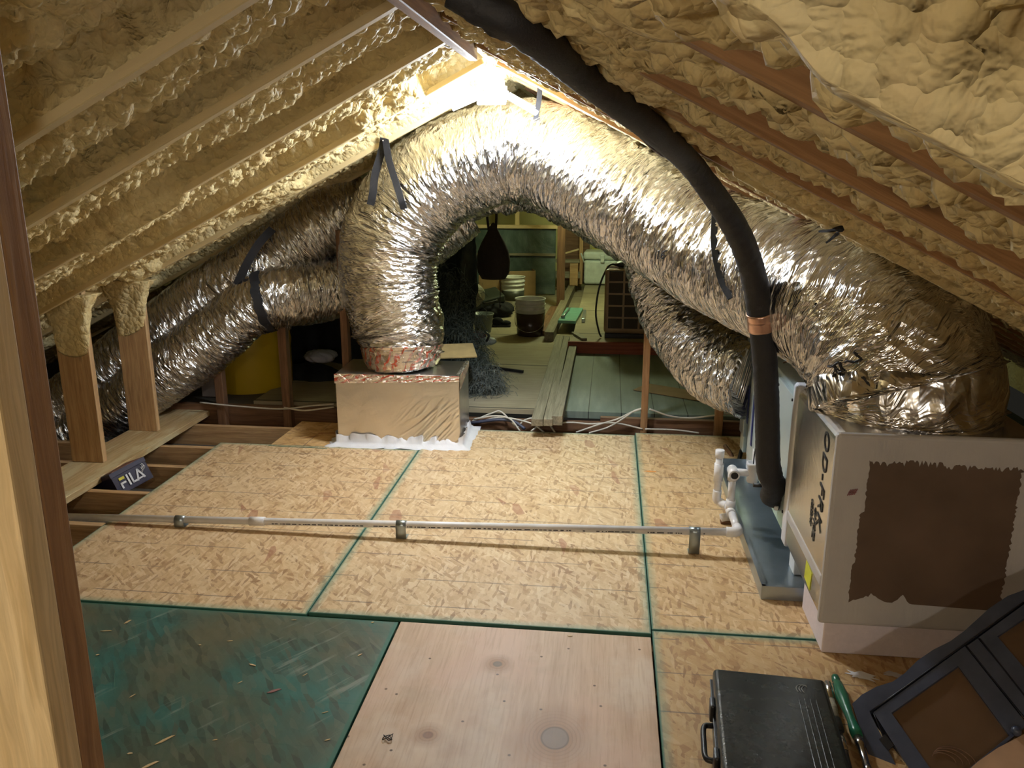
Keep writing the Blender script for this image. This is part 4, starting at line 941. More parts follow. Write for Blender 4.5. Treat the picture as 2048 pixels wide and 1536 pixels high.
# ------------------------------------------------------------------ ridge work light, driver box, loose wire
wl = empty('ridge_work_light', (-.56, 4.12, 1.99), label='blazing white multi panel work light hanging at the ridge', cat='lamp')
MB().cyl((0, 0, .05), (0, 0, -.02), .035, .045, n=24).cyl((0, 0, -.02), (0, 0, -.05), .055, .055, n=24).build('lamp_socket', M['white'], wl)
for k, (az, tl) in enumerate(((0.15, .50), (3.3, .40), (4.75, .35))):
    R_ = Euler((0, 0, az)).to_matrix(); T_ = Euler((0, tl, 0)).to_matrix(); dirx = R_ @ T_ @ Vector((1, 0, 0)); c = dirx*.135+Vector((0, 0, -.035))
    e = (R_ @ T_).to_euler()
    pnl = MB().box((0, 0, 0), (.18, .13, .014), bev=.004).build('lamp_panel', M['led'], wl, loc=c, rot=e)
    fins = MB(); 
    for j in range(4): fins.box((0, -.045+.03*j, .012), (.14, .004, .014))
    fins.build('heat_fins', M['galv'], pnl)
jb = empty('driver_box', PY(882, 181, 4.55), (0, .45*-1, 0), label='small black driver box screwed to the pale left rafter by the work light', cat='electrical box')
MB().box((0, 0, 0), (.135, .030, .045), bev=.006).build('box_case', M['black'], jb); MB().box((.075, 0, 0), (.012, .034, .05), bev=.003).build('box_end', M['galv'], jb)
MB().tube([(.07, 0, .01), (.11, -.01, .03), (.16, -.02, .03), (.20, -.03, .05)], .004, n=6).build('box_lead', M['cable'], jb)
wp = [(905-90, 0), (822, 2), (850, 20), (868, 52), (890, 88), (905, 95), (918, 84), (928, 79), (938, 85)]
o = MB().tube([PY(a_, b_, 2.9+.07*i) for i, (a_, b_) in enumerate([(800, -8), (825, 6), (848, 22), (864, 50), (884, 84), (898, 95), (914, 82), (926, 78), (938, 86)])], .0035, n=6).build('loose_wire', M['cable'])
tag(o, 'thin pale wire curling along the foam near the ridge, left of the ridge board', 'wire')
# bare bulb behind the camera (real lamp, out of frame)
b = empty('bare_bulb', (-1.15, -.75, 1.62), label='bare warm bulb hanging behind the viewpoint', cat='lamp')
MB().cyl((0, 0, .10), (0, 0, .15), .016, n=16).build('bulb_socket', M['white'], b)
# ------------------------------------------------------------------ sports shoe box between the joists
A_ = PY(217, 950, 3.80); Bb = PY(286, 914, 3.99); C_ = PY(146, 975, 3.98)
e1 = (Bb-A_).normalized(); e2 = (C_-A_); e2 = (e2-e1*e2.dot(e1)).normalized(); e3 = e1.cross(e2).normalized()
if e3.z > 0: e3 = -e3
Lx = (Bb-A_).length*1.02; Ly = .25; Lz = .125
Rm = Matrix((e1, -e3.cross(e1).normalized() if False else e2, -e3)).transposed()
if Rm.determinant() < 0: Rm = Matrix((e1, e2, -e3)).transposed(); Rm.col[1] = e2
ctr = A_+e1*Lx/2+e2*Ly/2+e3*Lz/2
sbx = empty('shoe_box', ctr, Rm.to_euler(), label='tilted navy sports shoe box lying between the open joists at the left', cat='shoe box')
navy = plain('navy_card', (.020, .014, .040), .45, 0., .03)
lidm = plain('red_grey_card', (.22, .085, .06), .5, 0., .1)
MB().box((0, 0, -.01), (Lx-.006, Ly-.006, Lz-.02), bev=.002).build('box_tray', navy, sbx)
MB().box((0, 0, Lz/2-.012), (Lx, Ly, .026), bev=.002).build('box_lid', navy, sbx)
MB().box((.01, 0, Lz/2+.0018), (Lx-.03, Ly-.03, .002)).build('lid_picture', lidm, sbx)
wht = plain('white_print', (.72, .70, .72), .5); yel = plain('yellow_print', (.70, .62, .04), .5)
def logo(parent, ox_, oz_, s_, yf, mats=(wht, yel)):
    """bold rounded letters F I L A on the face y = yf"""
    def cap(mb, pts, r=.085):
        for p, q_ in zip(pts, pts[1:]):
            a_, b_2 = Vector((ox_+p[0]*s_, yf, oz_+p[1]*s_)), Vector((ox_+q_[0]*s_, yf, oz_+q_[1]*s_)); d_ = (b_2-a_).normalized(); w2 = Vector((-d_.z, 0, d_.x))*r*s_
            mb.prism([a_-d_*r*s_*.5+w2, a_-d_*r*s_*.5-w2, b_2+d_*r*s_*.5-w2, b_2+d_*r*s_*.5+w2], (0, -.0012, 0))
    m1 = MB(); cap(m1, [(.12, 0), (.12, .42), (.55, .42)]); m1.build('letter_f', mats[0], parent)
    m2 = MB(); cap(m2, [(.14, .84), (.55, .84)], .12); m2.build('letter_f_bar', mats[1], parent)
    m3 = MB(); cap(m3, [(.86, 0), (.86, .92)]); m3.build('letter_i', mats[0], parent)
    m4 = MB(); cap(m4, [(1.18, .92), (1.18, .06), (1.50, .06)]); m4.build('letter_l', mats[0], parent)
    m5 = MB(); cap(m5, [(1.62, .0), (1.95, .92), (2.32, .02)]); cap(m5, [(1.72, .10), (2.25, .10)], .07); m5.build('letter_a', mats[0], parent)
logo(sbx, -Lx/2+.03, -.035, .060, -Ly/2-.0005)
mb = MB()
for k in range(7):
    th_ = k*.9; c = Vector((Lx/2-.035+.010*math.cos(th_), -Ly/2-.001, .015+.013*math.sin(th_*1.3)))
    mb.tube([c+Vector((-.006, 0, -.012)), c+Vector((.004, -.0005, 0)), c+Vector((-.002, 0, .012))], .0012, n=5, res=3)
mb.build('emblem', wht, sbx)
for k in range(5):
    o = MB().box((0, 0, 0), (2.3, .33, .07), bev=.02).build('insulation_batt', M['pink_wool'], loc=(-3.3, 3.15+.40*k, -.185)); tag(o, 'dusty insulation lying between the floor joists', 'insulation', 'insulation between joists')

# ------------------------------------------------------------------ foreground tools
cs = empty('tool_case', (.50, 2.06, 0), label='scuffed dark green black plastic tool case lying flat at the bottom right', cat='tool case')
t4 = [PZ(1437, 1342, .13), PZ(1640, 1358, .13), PZ(1702, 1560, .13), PZ(1452, 1560, .13)]
cxm = sum((p.x for p in t4))/4; cym = sum((p.y for p in t4))/4
hd = math.atan2(t4[0].y-t4[3].y, t4[0].x-t4[3].x)-PI/2; wid = (t4[1]-t4[0]).length; cs.location = (cxm, cym-.01, 0); cs.rotation_euler = (0, 0, hd*.8)
hgt = (t4[0]-t4[3]).length+.03
MB().box((0, 0, .040), (wid+.035, hgt, .078), bev=.014, seg=4).build('case_bottom', M['case'], cs)
lid = MB().box((0, 0, .106), (wid+.03, hgt-.005, .046), bev=.014, seg=4).build('case_lid', M['case'], cs)
MB().box((0, 0, .0803), (wid+.042, hgt+.006, .006), bev=.002).build('case_rim', M['black'], cs)
for k in range(4): MB().box((wid/2-.075+.016*k, -.02, .1295), (.004, hgt*.62, .003), bev=.001).build('lid_rib', M['case'], lid)
for yy in (.10, -.12): MB().box((-wid/2-.022, yy, .085), (.014, .05, .055), bev=.005).build('latch', M['black'], cs)
MB().tube([(-wid/2-.02, .06, .06), (-wid/2-.045, .05, .06), (-wid/2-.048, -.02, .06), (-wid/2-.045, -.08, .06), (-wid/2-.02, -.09, .06)], .008, n=8).build('handle', M['black'], cs)
sc = plain('scratched_emblem', (.30, .31, .30), .5); mb = MB()
c = Vector((wid/2-.06, hgt/2-.065, .130))
for k in range(3): mb.tube([c+Vector((-.012+.008*k, -.022, 0)), c+Vector((-.016+.008*k, -.004, .0)), c+Vector((-.006+.008*k, .014, 0)), c+Vector((.016, .016-.005*k, 0))], .0014, n=4, res=4)
mb.build('scratched_mark', sc, lid)
g1 = PZ(1669, 1352, .032); g2 = PZ(1716, 1476, .032); g3 = PZ(1742, 1560, .032)
gt = empty('green_handled_tool', (g1.x, g1.y, 0), label='long tool with glossy green wooden handle lying right of the tool case', cat='tool')
def lathe_along(p0, p1, prof, name, mat, parent, n=24):
    p0, p1 = Vector(p0), Vector(p1); L_ = (p1-p0).length; q_ = (p1-p0).to_track_quat('Z', 'Y')
    o = MB().lathe([(r, t_*L_) for t_, r in prof], n=n).build(name, mat, parent, loc=p0-parent.location, rot=q_.to_euler()); return o
lathe_along(g1, g2, [(0, .004), (.02, .012), (.08, .013), (.10, .010), (.14, .015), (.38, .020), (.62, .014), (.75, .013), (.9, .017), (1, .0145)], 'handle', M['green_handle'], gt)
lathe_along(g2, g3+(g3-g2)*.4, [(0, .0135), (.15, .0135), (.16, .0105), (.5, .010), (.51, .0115), (.6, .0115), (.61, .0085), (1, .0085)], 'steel_shaft', M['chrome'], gt)
h1 = PZ(1654, 1366, .022); h2 = PZ(1700, 1540, .022)
rd = empty('jointed_rod', (h1.x, h1.y, 0), label='slim rod with silver and black sections between case and green handle', cat='tool')
hd1 = h1+(h2-h1)*.22; hd2 = h1+(h2-h1)*.46; hd3 = h1+(h2-h1)*.60; hd4 = h1+(h2-h1)*.82
lathe_along(h1, hd1, [(0, .010), (.05, .0125), (.6, .0125), (.62, .011), (1, .011)], 'silver_section', M['chrome'], rd)
lathe_along(hd1, hd2, [(0, .009), (.3, .0095), (.32, .011), (.5, .011), (.52, .009), (1, .0092)], 'cork_section', M['wood_grey'], rd)
lathe_along(hd2, hd3, [(0, .012), (.9, .0135), (1, .011)], 'black_grip', M['black'], rd)
lathe_along(hd3, hd4, [(0, .008), (.5, .010), (1, .010)], 'silver_section', M['chrome'], rd)
lathe_along(hd4, h2+(h2-h1)*.15, [(0, .008), (.5, .007), (1, .006)], 'black_tip', M['black'], rd)
# slate blue cupboard front leaning at the bottom right corner
Q_ = Vector((.77, 2.235, .085)); nn_ = Vector((-.3, -.5, .8)).normalized()
def PNn(px_, py_, off=0.):
    d = Vector(ray(px_, py_)); c0 = Vector((0, 0, CAM_H)); Qo = Q_+nn_*off; t_ = nn_.dot(Qo-c0)/nn_.dot(d); return c0+d*t_
def crop(x, y): return (1680+x/4.084, 1160+y/4.084)
cf = empty('cupboard_front', (.95, 2.2, .1), label='slate blue painted cupboard front with scalloped rail and brown panes, bottom right corner', cat='cupboard')
def plate(name, poly, off, th, mat, parent=cf):
    o = MB().prism([PNn(*crop(x, y), off) for x, y in poly], -nn_*th).build(name, mat, parent); o.matrix_parent_inverse = Matrix.Translation(cf.location).inverted() if parent is cf else Matrix.Identity(4); return o
rail_in = [(245, 1085), (1535, 165)]
scal = [(100, 1010), (180, 935), (300, 870), (430, 830), (530, 760), (630, 660), (760, 570), (900, 500), (1010, 420), (1110, 330), (1220, 230), (1370, 130), (1560, 60), (1760, -60)]
plate('scalloped_rail', scal+[(1860, -80), (245, 1085)], .0, .022, M['blue_frame'])
plate('side_stile', [(100, 1010), (245, 1085), (520, 1640), (300, 1640)], .0005, .022, M['blue_frame'])
def ring_(poly, inner, off, th, name, mat):
    n_ = len(poly)
    grp = MB()
    for i in range(n_):
        j = (i+1) % n_
        grp.prism([PNn(*crop(*poly[i]), off), PNn(*crop(*poly[j]), off), PNn(*crop(*inner[j]), off), PNn(*crop(*inner[i]), off)], -nn_*th)
    bmesh.ops.remove_doubles(grp.bm, verts=grp.bm.verts, dist=.0005)
    o = grp.build(name, mat, cf); o.matrix_parent_inverse = Matrix.Translation(cf.location).inverted(); return o
d1o = [(272, 1080), (1020, 540), (1530, 1180), (760, 1840)]; d1i = [(420, 1085), (965, 700), (1385, 1270), (850, 1700)]
dA = ring_(d1o, d1i, .002, .018, 'door_frame', M['blue_frame'])
d2o = [(1130, 470), (1720, 40), (2300, 700), (1560, 1000)]; d2i = [(1285, 460), (1640, 220), (2060, 760), (1600, 830)]
dB = ring_(d2o, d2i, .002, .018, 'door_frame', M['blue_frame'])
plate('centre_stile', [(1035, 540), (1125, 478), (1640, 1090), (1560, 1180)], .0015, .018, M['blue_frame'])
def sub(o, parent): o.parent = parent; o.matrix_parent_inverse = Matrix.Identity(4); o.location = (0, 0, 0); return o
brg = plain('brown_pane', (.105, .062, .036), .18, 0., .02, 10, .3)
plate('pane', [(400, 1090), (970, 690), (1400, 1275), (840, 1720)], -.010, .003, brg)
plate('pane', [(1270, 455), (1650, 200), (2080, 770), (1600, 850)], -.010, .003, brg)
plate('backing', [(160, 1020), (1500, 130), (2000, 700), (700, 1700)], -.019, .004, M['blue_line'])
for pl_ in ([(245, 1078), (1535, 158)], [(1035, 545), (1530, 1160)], [(1140, 478), (1620, 1085)], [(275, 1090), (400, 1390)]):
    keep(MB().tube([PNn(*crop(*pl_[0]), .003), PNn(*crop(*pl_[1]), .003)], .0022, n=6).build('groove', M['blue_line'], None), cf)
keep(MB().sphere(PNn(*crop(1440, 1235), .016), .0135).cyl(PNn(*crop(1440, 1235), 0), PNn(*crop(1440, 1235), .012), .006, n=12).build('knob', M['blue_frame'], None), cf)
keep(MB().prism([PNn(*crop(*q_), .006) for q_ in ((320, 1300), (370, 1260), (440, 1350), (395, 1390))], -nn_*.005).build('hinge', M['black'], None), cf)
mb = MB()
for k, r_ in enumerate((.030, .038, .046, .052)):
    c = PNn(*crop(850+30*k, 1480), -.006); ax1 = nn_.cross(Vector((0, 0, 1))).normalized(); ax2 = nn_.cross(ax1)
    mb.tube([c+ax1*r_*math.cos(t_)+ax2*r_*math.sin(t_)*.7 for t_ in np.linspace(3.4, 6.2, 9)], .0013, n=5, res=3)
# curled wires behind the pane
keep(mb.build('coiled_wires', M['wood_brown'], None), cf)
ww = [PNn(*crop(*q_), .012) for q_ in ((1040, 1560), (1130, 1480), (1290, 1370), (1520, 1250), (1900, 1250), (1900, 1650), (1040, 1650))]
tag(MB().prism(ww, -nn_*.01).build('cardboard_flap', plain('tan_board', (.42, .27, .17), .7, 0, .05)), 'tan board edge lying over the cupboard front at the very bottom right corner', 'board')
# wood chips scattered on the green board
rn = random.Random(9)
chips = [(548, 1382, .045, .012, .6), (330, 1480, .060, .010, .9), (300, 1530, .05, .01, .8), (255, 1244, .03, .010, 1.2), (460, 1282, .02, .004, .3), (505, 1330, .030, .006, -.3), (265, 1392, .022, .004, 1.1), (212, 1262, .04, .004, .2), (720, 1310, .02, .006, .9), (195, 1310, .012, .006, .5),
         (610, 1350, .02, .003, 1.0), (655, 1480, .018, .004, .5), (400, 1290, .01, .006, 0), (430, 1480, .014, .003, .4), (745, 1245, .012, .008, .4), (480, 1365, .018, .003, 1.), (1140, 1272, .018, .005, .1), (650, 1425, .02, .003, .5), (588, 1240, .02, .003, .2), (260, 1507, .016, .006, .2)]
for i, (px_, py_, a_, b_2, rot_) in enumerate(chips):
    p = PZ(px_, py_, .001); mb = MB(); pts = [(-a_/2, 0), (-a_/5, -b_2/2), (a_/2, -b_2*.2), (a_*.35, b_2*.4), (-a_*.1, b_2/2)]
    mb.prism([(x_, y_, .0) for x_, y_ in pts], (0, 0, .0015)); red = i == 0
    o = mb.build('wood_chip', plain('red_chip', (.30, .14, .13), .7) if red else M['wood_pale'], loc=p, rot=(0, 0, rot_))
    tag(o, 'reddish curled wood chip on the green board' if red else 'pale splinter of wood lying on the floor boards', 'wood chip', 'splinters on the floor boards' if not red else None)

for px_, py_, r_, lab in ((1722, 1352, .040, 'white sealant smear on the floor between the green handle and the plenum pad'), (1790, 1350, .030, 'fainter sealant smear on the floor near the scalloped rail')):
    c = PZ(px_, py_, .0008); rn = random.Random(px_); pts = []
    for k in range(26):
        a_ = 2*PI*k/26; q_ = r_*rn.uniform(.45, 1.0); pts.append((q_*1.5*math.cos(a_), q_*.7*math.sin(a_), 0))
    tag(MB().prism(pts, (0, 0, .0008)).build('sealant_smear', M['mastic_white'] if r_ > .035 else M['mastic'], loc=c, rot=(0, 0, -.3)), lab, 'smear')
c = PZ(1300, 943, .0006); tag(MB().prism([(-.035, 0, 0), (-.01, .012, 0), (.03, .008, 0), (.036, -.006, 0), (0, -.010, 0)], (0, 0, .0006)).build('orange_mark', plain('orange_paint', (.75, .30, .06), .6), loc=c), 'small orange paint mark on the strand board right of the green seam', 'paint mark')

mb = MB(); c = PZ(775, 1476, .003)
mb.tube([c+Vector((.016*math.sin(k*1.7), .014*math.cos(k*2.3), .003*(k % 3))) for k in range(9)], .0012, n=5, res=4)
tag(mb.build('tangled_wire', M['ink'], None), 'tiny tangle of black wire on the plywood left of the dark knot', 'wire')
# ------------------------------------------------------------------ cables in the gap behind the floor sheets
def cable(pts, r=.0055, mat=None, label='', group='pale cables behind the floor sheets', name='cable'):
    o = MB().tube([PY(*p) for p in pts], r, n=7, res=8).build(name, mat or M['cable']); return tag(o, label, 'cable', group)
cb = [([(948, 838, 5.05), (990, 832, 5.03), (1020, 838, 5.0), (1040, 862, 4.97)], 'pale cable bending down beside the foil box'),
      ([(945, 848, 5.06), (1000, 835, 5.05), (1060, 846, 5.0), (1090, 866, 4.97)], 'pale cable arching low from the foil box'),
      ([(1035, 855, 5.0), (1050, 840, 5.03), (1075, 836, 5.04), (1095, 845, 5.03), (1112, 868, 4.99)], 'pale cable hump in front of the lumber ends'),
      ([(1062, 862, 4.99), (1085, 850, 5.02), (1140, 845, 5.04), (1180, 848, 5.04), (1230, 846, 5.03), (1285, 858, 5.02)], 'pale cable running level along the dark beam'),
      ([(1152, 865, 4.99), (1195, 850, 5.03), (1235, 838, 5.03), (1262, 825, 5.02), (1282, 818, 5.02)], 'pale cable climbing to the slim reddish upright'),
      ([(1178, 866, 4.99), (1215, 855, 5.03), (1245, 838, 5.02), (1268, 822, 5.02), (1284, 817, 5.03)], 'second pale cable climbing beside the first to the slim upright'),
      ([(1299, 818, 5.02), (1340, 832, 5.05), (1380, 836, 5.06), (1420, 832, 5.05), (1470, 826, 5.05)], 'pale cable sagging right of the slim upright'),
      ([(1290, 858, 5.01), (1350, 860, 5.02), (1398, 866, 5.01)], 'short pale cable end lying under the curved duct'),
      ([(945, 842, 5.05), (985, 826, 5.07), (1003, 824, 5.07), (1030, 852, 5.0)], 'brownish pale cable looping over the dark cable')]
for p, l in cb: cable(p, label=l)
cable([(942, 846, 5.04), (990, 840, 5.02), (1025, 842, 5.02), (1050, 858, 4.99)], .011, plain('dark_blue_cable', (.05, .055, .09), .5), 'thick slate coloured cable among the pale ones', None)
cable([(400, 805, 5.0), (470, 812, 5.0), (560, 818, 5.0), (620, 812, 5.02), (668, 808, 5.02)], label='pale cable sagging across the front of the yellow drum')
cable([(568, 815, 5.0), (610, 821, 5.0), (668, 814, 5.02)], label='second pale cable right of the drum')
cable([(1450, 892, 4.72), (1462, 910, 4.62), (1470, 935, 4.55), (1474, 965, 4.5)], .013, M['wood_brown'], 'dark brown cable curling up behind the drain pan', 'dark cables by the pan')
cable([(1483, 900, 4.6), (1478, 920, 4.56), (1471, 945, 4.52), (1470, 968, 4.5)], .012, M['black'], 'black cable beside the brown one behind the drain pan', 'dark cables by the pan')
# ------------------------------------------------------------------ things in the dark at the left rear
dm = PY(508, 800, 5.62)
drum = empty('plastic_drum', (dm.x, 5.62, .0), label='large yellow plastic drum standing behind the brown uprights', cat='drum')
MB().lathe([(.26, 0), (.285, .03), (.29, .10), (.29, .38), (.296, .42), (.29, .46), (.285, .70), (.26, .78), (.10, .80), (0, .80)], (0, 0, -.03), n=48).build('drum_body', M['yellow'], drum)
tp = PY(498, 797, 5.33)-drum.location
MB().cyl(tp, tp+Vector((0, .03, 0)), .024, n=16).build('drum_tap', M['ink'], drum); MB().tube([tp+Vector((-.01, 0, -.02)), tp+Vector((-.02, 0, -.04)), tp+Vector((.01, 0, -.052)), tp+Vector((.03, 0, -.06))], .005, n=6).build('tap_hose', M['ink'], drum)
def lumpy(name, c, sc, mat, seed, amp=.25, n=40, **k):
    th_ = np.linspace(0, PI, n); ph = np.linspace(0, 2*PI, 2*n, endpoint=False); T_, P_ = np.meshgrid(th_, ph, indexing='ij')
    x, y_, z = np.sin(T_)*np.cos(P_), np.sin(T_)*np.sin(P_), np.cos(T_)
    r = 1+amp*2*(fbm(x*2.2+z, y_*2.2+seed, 4, seed))*np.sin(T_)**.3
    V = np.stack([x*r*sc[0], y_*r*sc[1], z*r*sc[2]], -1); return tag(link(name, grid_mesh(name, V, True), mat, loc=c), **k)
lumpy('cloth_bundle', PY(640, 712, 5.75), (.12, .12, .045), plain('grey_white_cloth', (.34, .34, .42), .8), 4, label='pale folded cloth in the dark behind the brown uprights', cat='cloth')
lumpy('dark_bag', PY(625, 770, 5.85), (.28, .2, .16), M['dark'], 8, label='dark bag on the floor in the shadow right of the drum', cat='bag')
MB_ = MB().box((0, 0, 0), (.10, .02, .16)).build('paper_card', plain('grey_card', (.25, .22, .22), .8), loc=PY(418, 770, 5.25)); tag(MB_, 'small grey card behind the left ducts beside an upright', 'card')
# ------------------------------------------------------------------ camouflage netting behind the supply box
dk = plain('camouflage_fabric', (.020, .026, .017), .95, 0., .5, 60, .5)
nu, nv = 70, 60; U_, V_ = np.meshgrid(np.linspace(0, 1, nu), np.linspace(0, 1, nv), indexing='ij')
tl, trr, bl_, br_ = PY(862, 492, 6.1), PY(945, 470, 6.1), PY(868, 790, 5.75), PY(942, 745, 5.75)
G = np.zeros((nu, nv, 3))
for k in range(3): G[..., k] = (tl[k]*(1-U_)+trr[k]*U_)*(1-V_)+(bl_[k]*(1-U_)+br_[k]*U_)*V_
G[..., 1] += .10*np.sin(U_*14+2*V_)+.12*fbm(U_*4, V_*3, 3, 5); G[..., 0] += .05*fbm(V_*6, U_*2, 3, 8)*(.3+U_)
o = link('hanging_netting', grid_mesh('hanging_netting', G), dk); md = o.modifiers.new('t', 'SOLIDIFY'); md.thickness = .02; tag(o, 'black-green camouflage cloth hanging behind the big duct, left of the opening', 'netting')
def fibres(name, path, n, ln_, spread, mat, seed, r=.0016, **k):
    rn_ = np.random.RandomState(seed); P_ = catmull([tuple(p) for p in path], None, 12)
    vs, fs = [], []
    for i in range(n):
        q_ = P_[rn_.randint(len(P_))]; c = q_[:3]+rn_.normal(0, 1, 3)*np.array([1, 1, .8])*q_[3]*spread; d = rn_.normal(0, 1, 3); d[2] = d[2]*.6-.25; d /= np.linalg.norm(d); b_3 = np.cross(d, rn_.normal(0, 1, 3)); b_3 /= np.linalg.norm(b_3)
        L_ = ln_*rn_.uniform(.5, 1.3); m_ = c+d*L_*.5+np.array([0, 0, .01]); e_ = c+d*L_+np.array([0, 0, -.02]); s_ = len(vs)
        for p in (c, m_, e_):
            p = p.copy(); p[2] = max(p[2], ZF+.004); vs += [p-b_3*r, p+b_3*r]
        fs += [(s_, s_+1, s_+3, s_+2), (s_+2, s_+3, s_+5, s_+4)]
    me = bpy.data.meshes.new(name); me.from_pydata([tuple(v) for v in vs], [], fs); return tag(link(name, me, mat), kind='stuff', **k)
gm1 = plain('ghillie_fibre', (.060, .072, .055), .9, 0, 0, 8, .6); gm2 = plain('grey_fibre', (.10, .11, .095), .9, 0, 0, 8, .6)
fibres('ghillie_netting', [(*PY(890, 560, 5.95), .10), (*PY(915, 640, 5.85), .10), (*PY(945, 700, 5.75), .075), (*PY(955, 740, 5.65), .06), (*PY(950, 770, 5.6), .10)], 5200, .075, .75, gm1, 3, label='tangle of dark grass-like camouflage fibres hanging down to the floor', cat='netting')
fibres('ghillie_netting', [(*PY(945, 765, 5.58), .11), (*PY(975, 772, 5.55), .10)], 3600, .07, .62, gm2, 5, label='heap of grey fibres on the floor right of the foil box', cat='netting')
lumpy('fibre_core', PY(955, 770, 5.62), (.12, .10, .07), dk, 3, label='dark cloth core inside the fibre heap', cat='netting')
tag(MB().box((0, 0, 0), (.32, .018, .02)).build('black_stick', M['black'], loc=PZ(1010, 738, ZF+.012), rot=(0, 0, -.4)), 'black stick on the floor right of the fibre heap', 'stick')
tag(MB().box((0, 0, 0), (.30, .22, .012), bev=.003).build('cardboard_sheet', plain('yellow_card', (.42, .30, .12), .8), loc=PY(905, 702, 5.3), rot=(.2, 0, .3)), 'yellowish cardboard sheet just behind the foil box', 'cardboard')
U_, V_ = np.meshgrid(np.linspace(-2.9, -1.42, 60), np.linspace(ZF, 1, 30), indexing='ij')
o = link('light_block_sheet', grid_mesh('light_block_sheet', np.stack([U_, 6.3+.05*np.sin(U_*13+V_), V_*.82], -1)), M['dark']); md = o.modifiers.new('t', 'SOLIDIFY'); md.thickness = .01; tag(o, 'added black sheet blocking far lamp light behind the brown uprights and yellow drum', 'cloth')  # sheet added to hold far lamp light off the left rear
# ------------------------------------------------------------------ lumber and rear storage
def lumber(p0, p1, w, t_, mat, label, group='lumber on the rear floor', z=ZF, over=0.):
    a_, b_ = PZ(*p0, z+t_), PZ(*p1, z+t_); L_ = (b_-a_).length; ang = math.atan2(b_.y-a_.y, b_.x-a_.x)
    return bd('lumber', L_, w, t_, ((a_.x+b_.x)/2, (a_.y+b_.y)/2, z+t_/2+over), (0, 0, ang), mat, label, 'lumber', group)
lumber((1074, 838), (1121, 672), .07, .045, M['wood_grey'], 'grey lumber piece nearest the supply box')
lumber((1096, 838), (1133, 672), .055, .045, M['wood_grey'], 'second grey lumber piece from the left')
lumber((1114, 832), (1146, 690), .065, .06, M['wood_grey'], 'third lumber piece, thicker, with a split end')
lumber((1088, 662), (1116, 612), .16, .045, M['wood_brown'], 'dark weathered plank reaching the rear post')
lumber((1098, 664), (1146, 565), .085, .085, M['wood_grey'], 'pale long timber running to the far wall')
bd('step_beam', 1.7, .036, .13, (.52, 6.90, ZF+.028), (0, 0, 0), M['wood_red'], 'rusty red board forming the step below the tan heater', 'board')
ppx = PZ(1121, 612, ZF+.01)
bd('rear_post', 1.75, .09, .085, (ppx.x, ppx.y, ZF+.875), (0, PI/2, 0), M['wood_brown'], 'square brown post in the middle of the rear attic', 'post')
# buckets
def bucket(px_, py_, r, h, label, body, band_, print_=None):
    p = PZ(px_, py_, ZF); b = empty('bucket', (p.x, p.y+r*.8, ZF), label=label, cat='bucket', group='buckets in the rear attic')
    MB().lathe([(r*.86, 0), (r*.90, .005), (r*.97, h*.62)], n=40).build('bucket_body', body, b)
    MB().lathe([(r*.965, h*.60), (r*.975, h*.70), (r*1.03, h*.705), (r*1.03, h*.73), (r*.98, h*.735), (r*.985, h*.82), (r*1.05, h*.825), (r*1.05, h*.86), (r*.99, h*.865), (r*1.0, h*.97), (r*1.06, h*.975), (r*1.06, h), (r*.99, h), (r*.96, h*.97), (r*.9, h*.5), (0, h*.45)], n=40).build('bucket_rim', band_, b)
    return b
dkb = plain('dark_translucent_body', (.045, .028, .020), .22, 0, .02, 12, .6)
b1_ = bucket(1058, 674, .137, .345, 'white rimmed bucket with dark sides, nearer of the two buckets', dkb, M['bucket_w'])
MB().tube([(-.14, 0, .25), (-.12, -.10, .10), (0, -.15, .05), (.12, -.10, .10), (.14, 0, .25)], .003, n=6).build('bail_handle', M['chrome'], b1_)
b2_ = bucket(1023, 614, .135, .33, 'white printed bucket farther back beside the cardboard box', M['bucket_w'], M['bucket_w'])
MB().lathe([(.1345*.95, .07), (.1345*.985, .18)], n=40).build('printed_label', plain('dark_label', (.05, .055, .045), .4), b2_)
# cardboard boxes
p = PZ(980, 612, ZF); tag(MB().box((0, 0, .17), (.26, .25, .34), bev=.004).build('cardboard_box', M['cardboard'], loc=(p.x, p.y+.13, ZF)), 'closed brown cardboard box left of the farther bucket', 'box', 'cardboard boxes')
cbx = PZ(1028, 600, ZF); ob = empty('cardboard_box', (cbx.x+.03, cbx.y+.35, ZF), (0, 0, .3), label='open cardboard box with raised flaps behind the farther bucket', cat='box', group='cardboard boxes')
MB().box((-.16, 0, .16), (.006, .32, .32)).box((.16, 0, .16), (.006, .32, .32)).box((0, -.16, .16), (.32, .006, .32)).box((0, .16, .16), (.32, .006, .32)).box((0, 0, .004), (.32, .32, .006)).build('box_walls', M['cardboard'], ob)
MB().box((0, .17, .37), (.32, .006, .12), rot=Euler((-.3, 0, 0))).build('box_flap', M['cardboard'], ob)
# hanging net bag
hb = empty('hanging_bag', PY(987, 560, 6.9), label='dark drawstring bag hanging in the opening under the arch', cat='bag')
brn = plain('dark_brown_mesh_bag', (.030, .020, .014), .9, 0, .4, 160)
prof = [(0, 0), (.10, .01), (.135, .07), (.142, .16), (.13, .24), (.10, .31), (.06, .38), (.03, .44), (.012, .47), (.0, .475)]
o = MB().lathe(prof, n=36).build('bag_body', brn, hb); o.scale = (1, .7, 1)
for sx in (-.035, .02): MB().tube([(sx, 0, .40), (sx*1.4, 0, .55), (sx, .02, .75), (sx*.5, .03, .95)], .011, n=8).build('bag_cord', brn, hb)
MB().tube([(.06, -.05, .02), (.065, -.06, -.10), (.06, -.06, -.22), (.07, -.05, -.20)], .004, n=6).build('draw_cord', brn, hb)
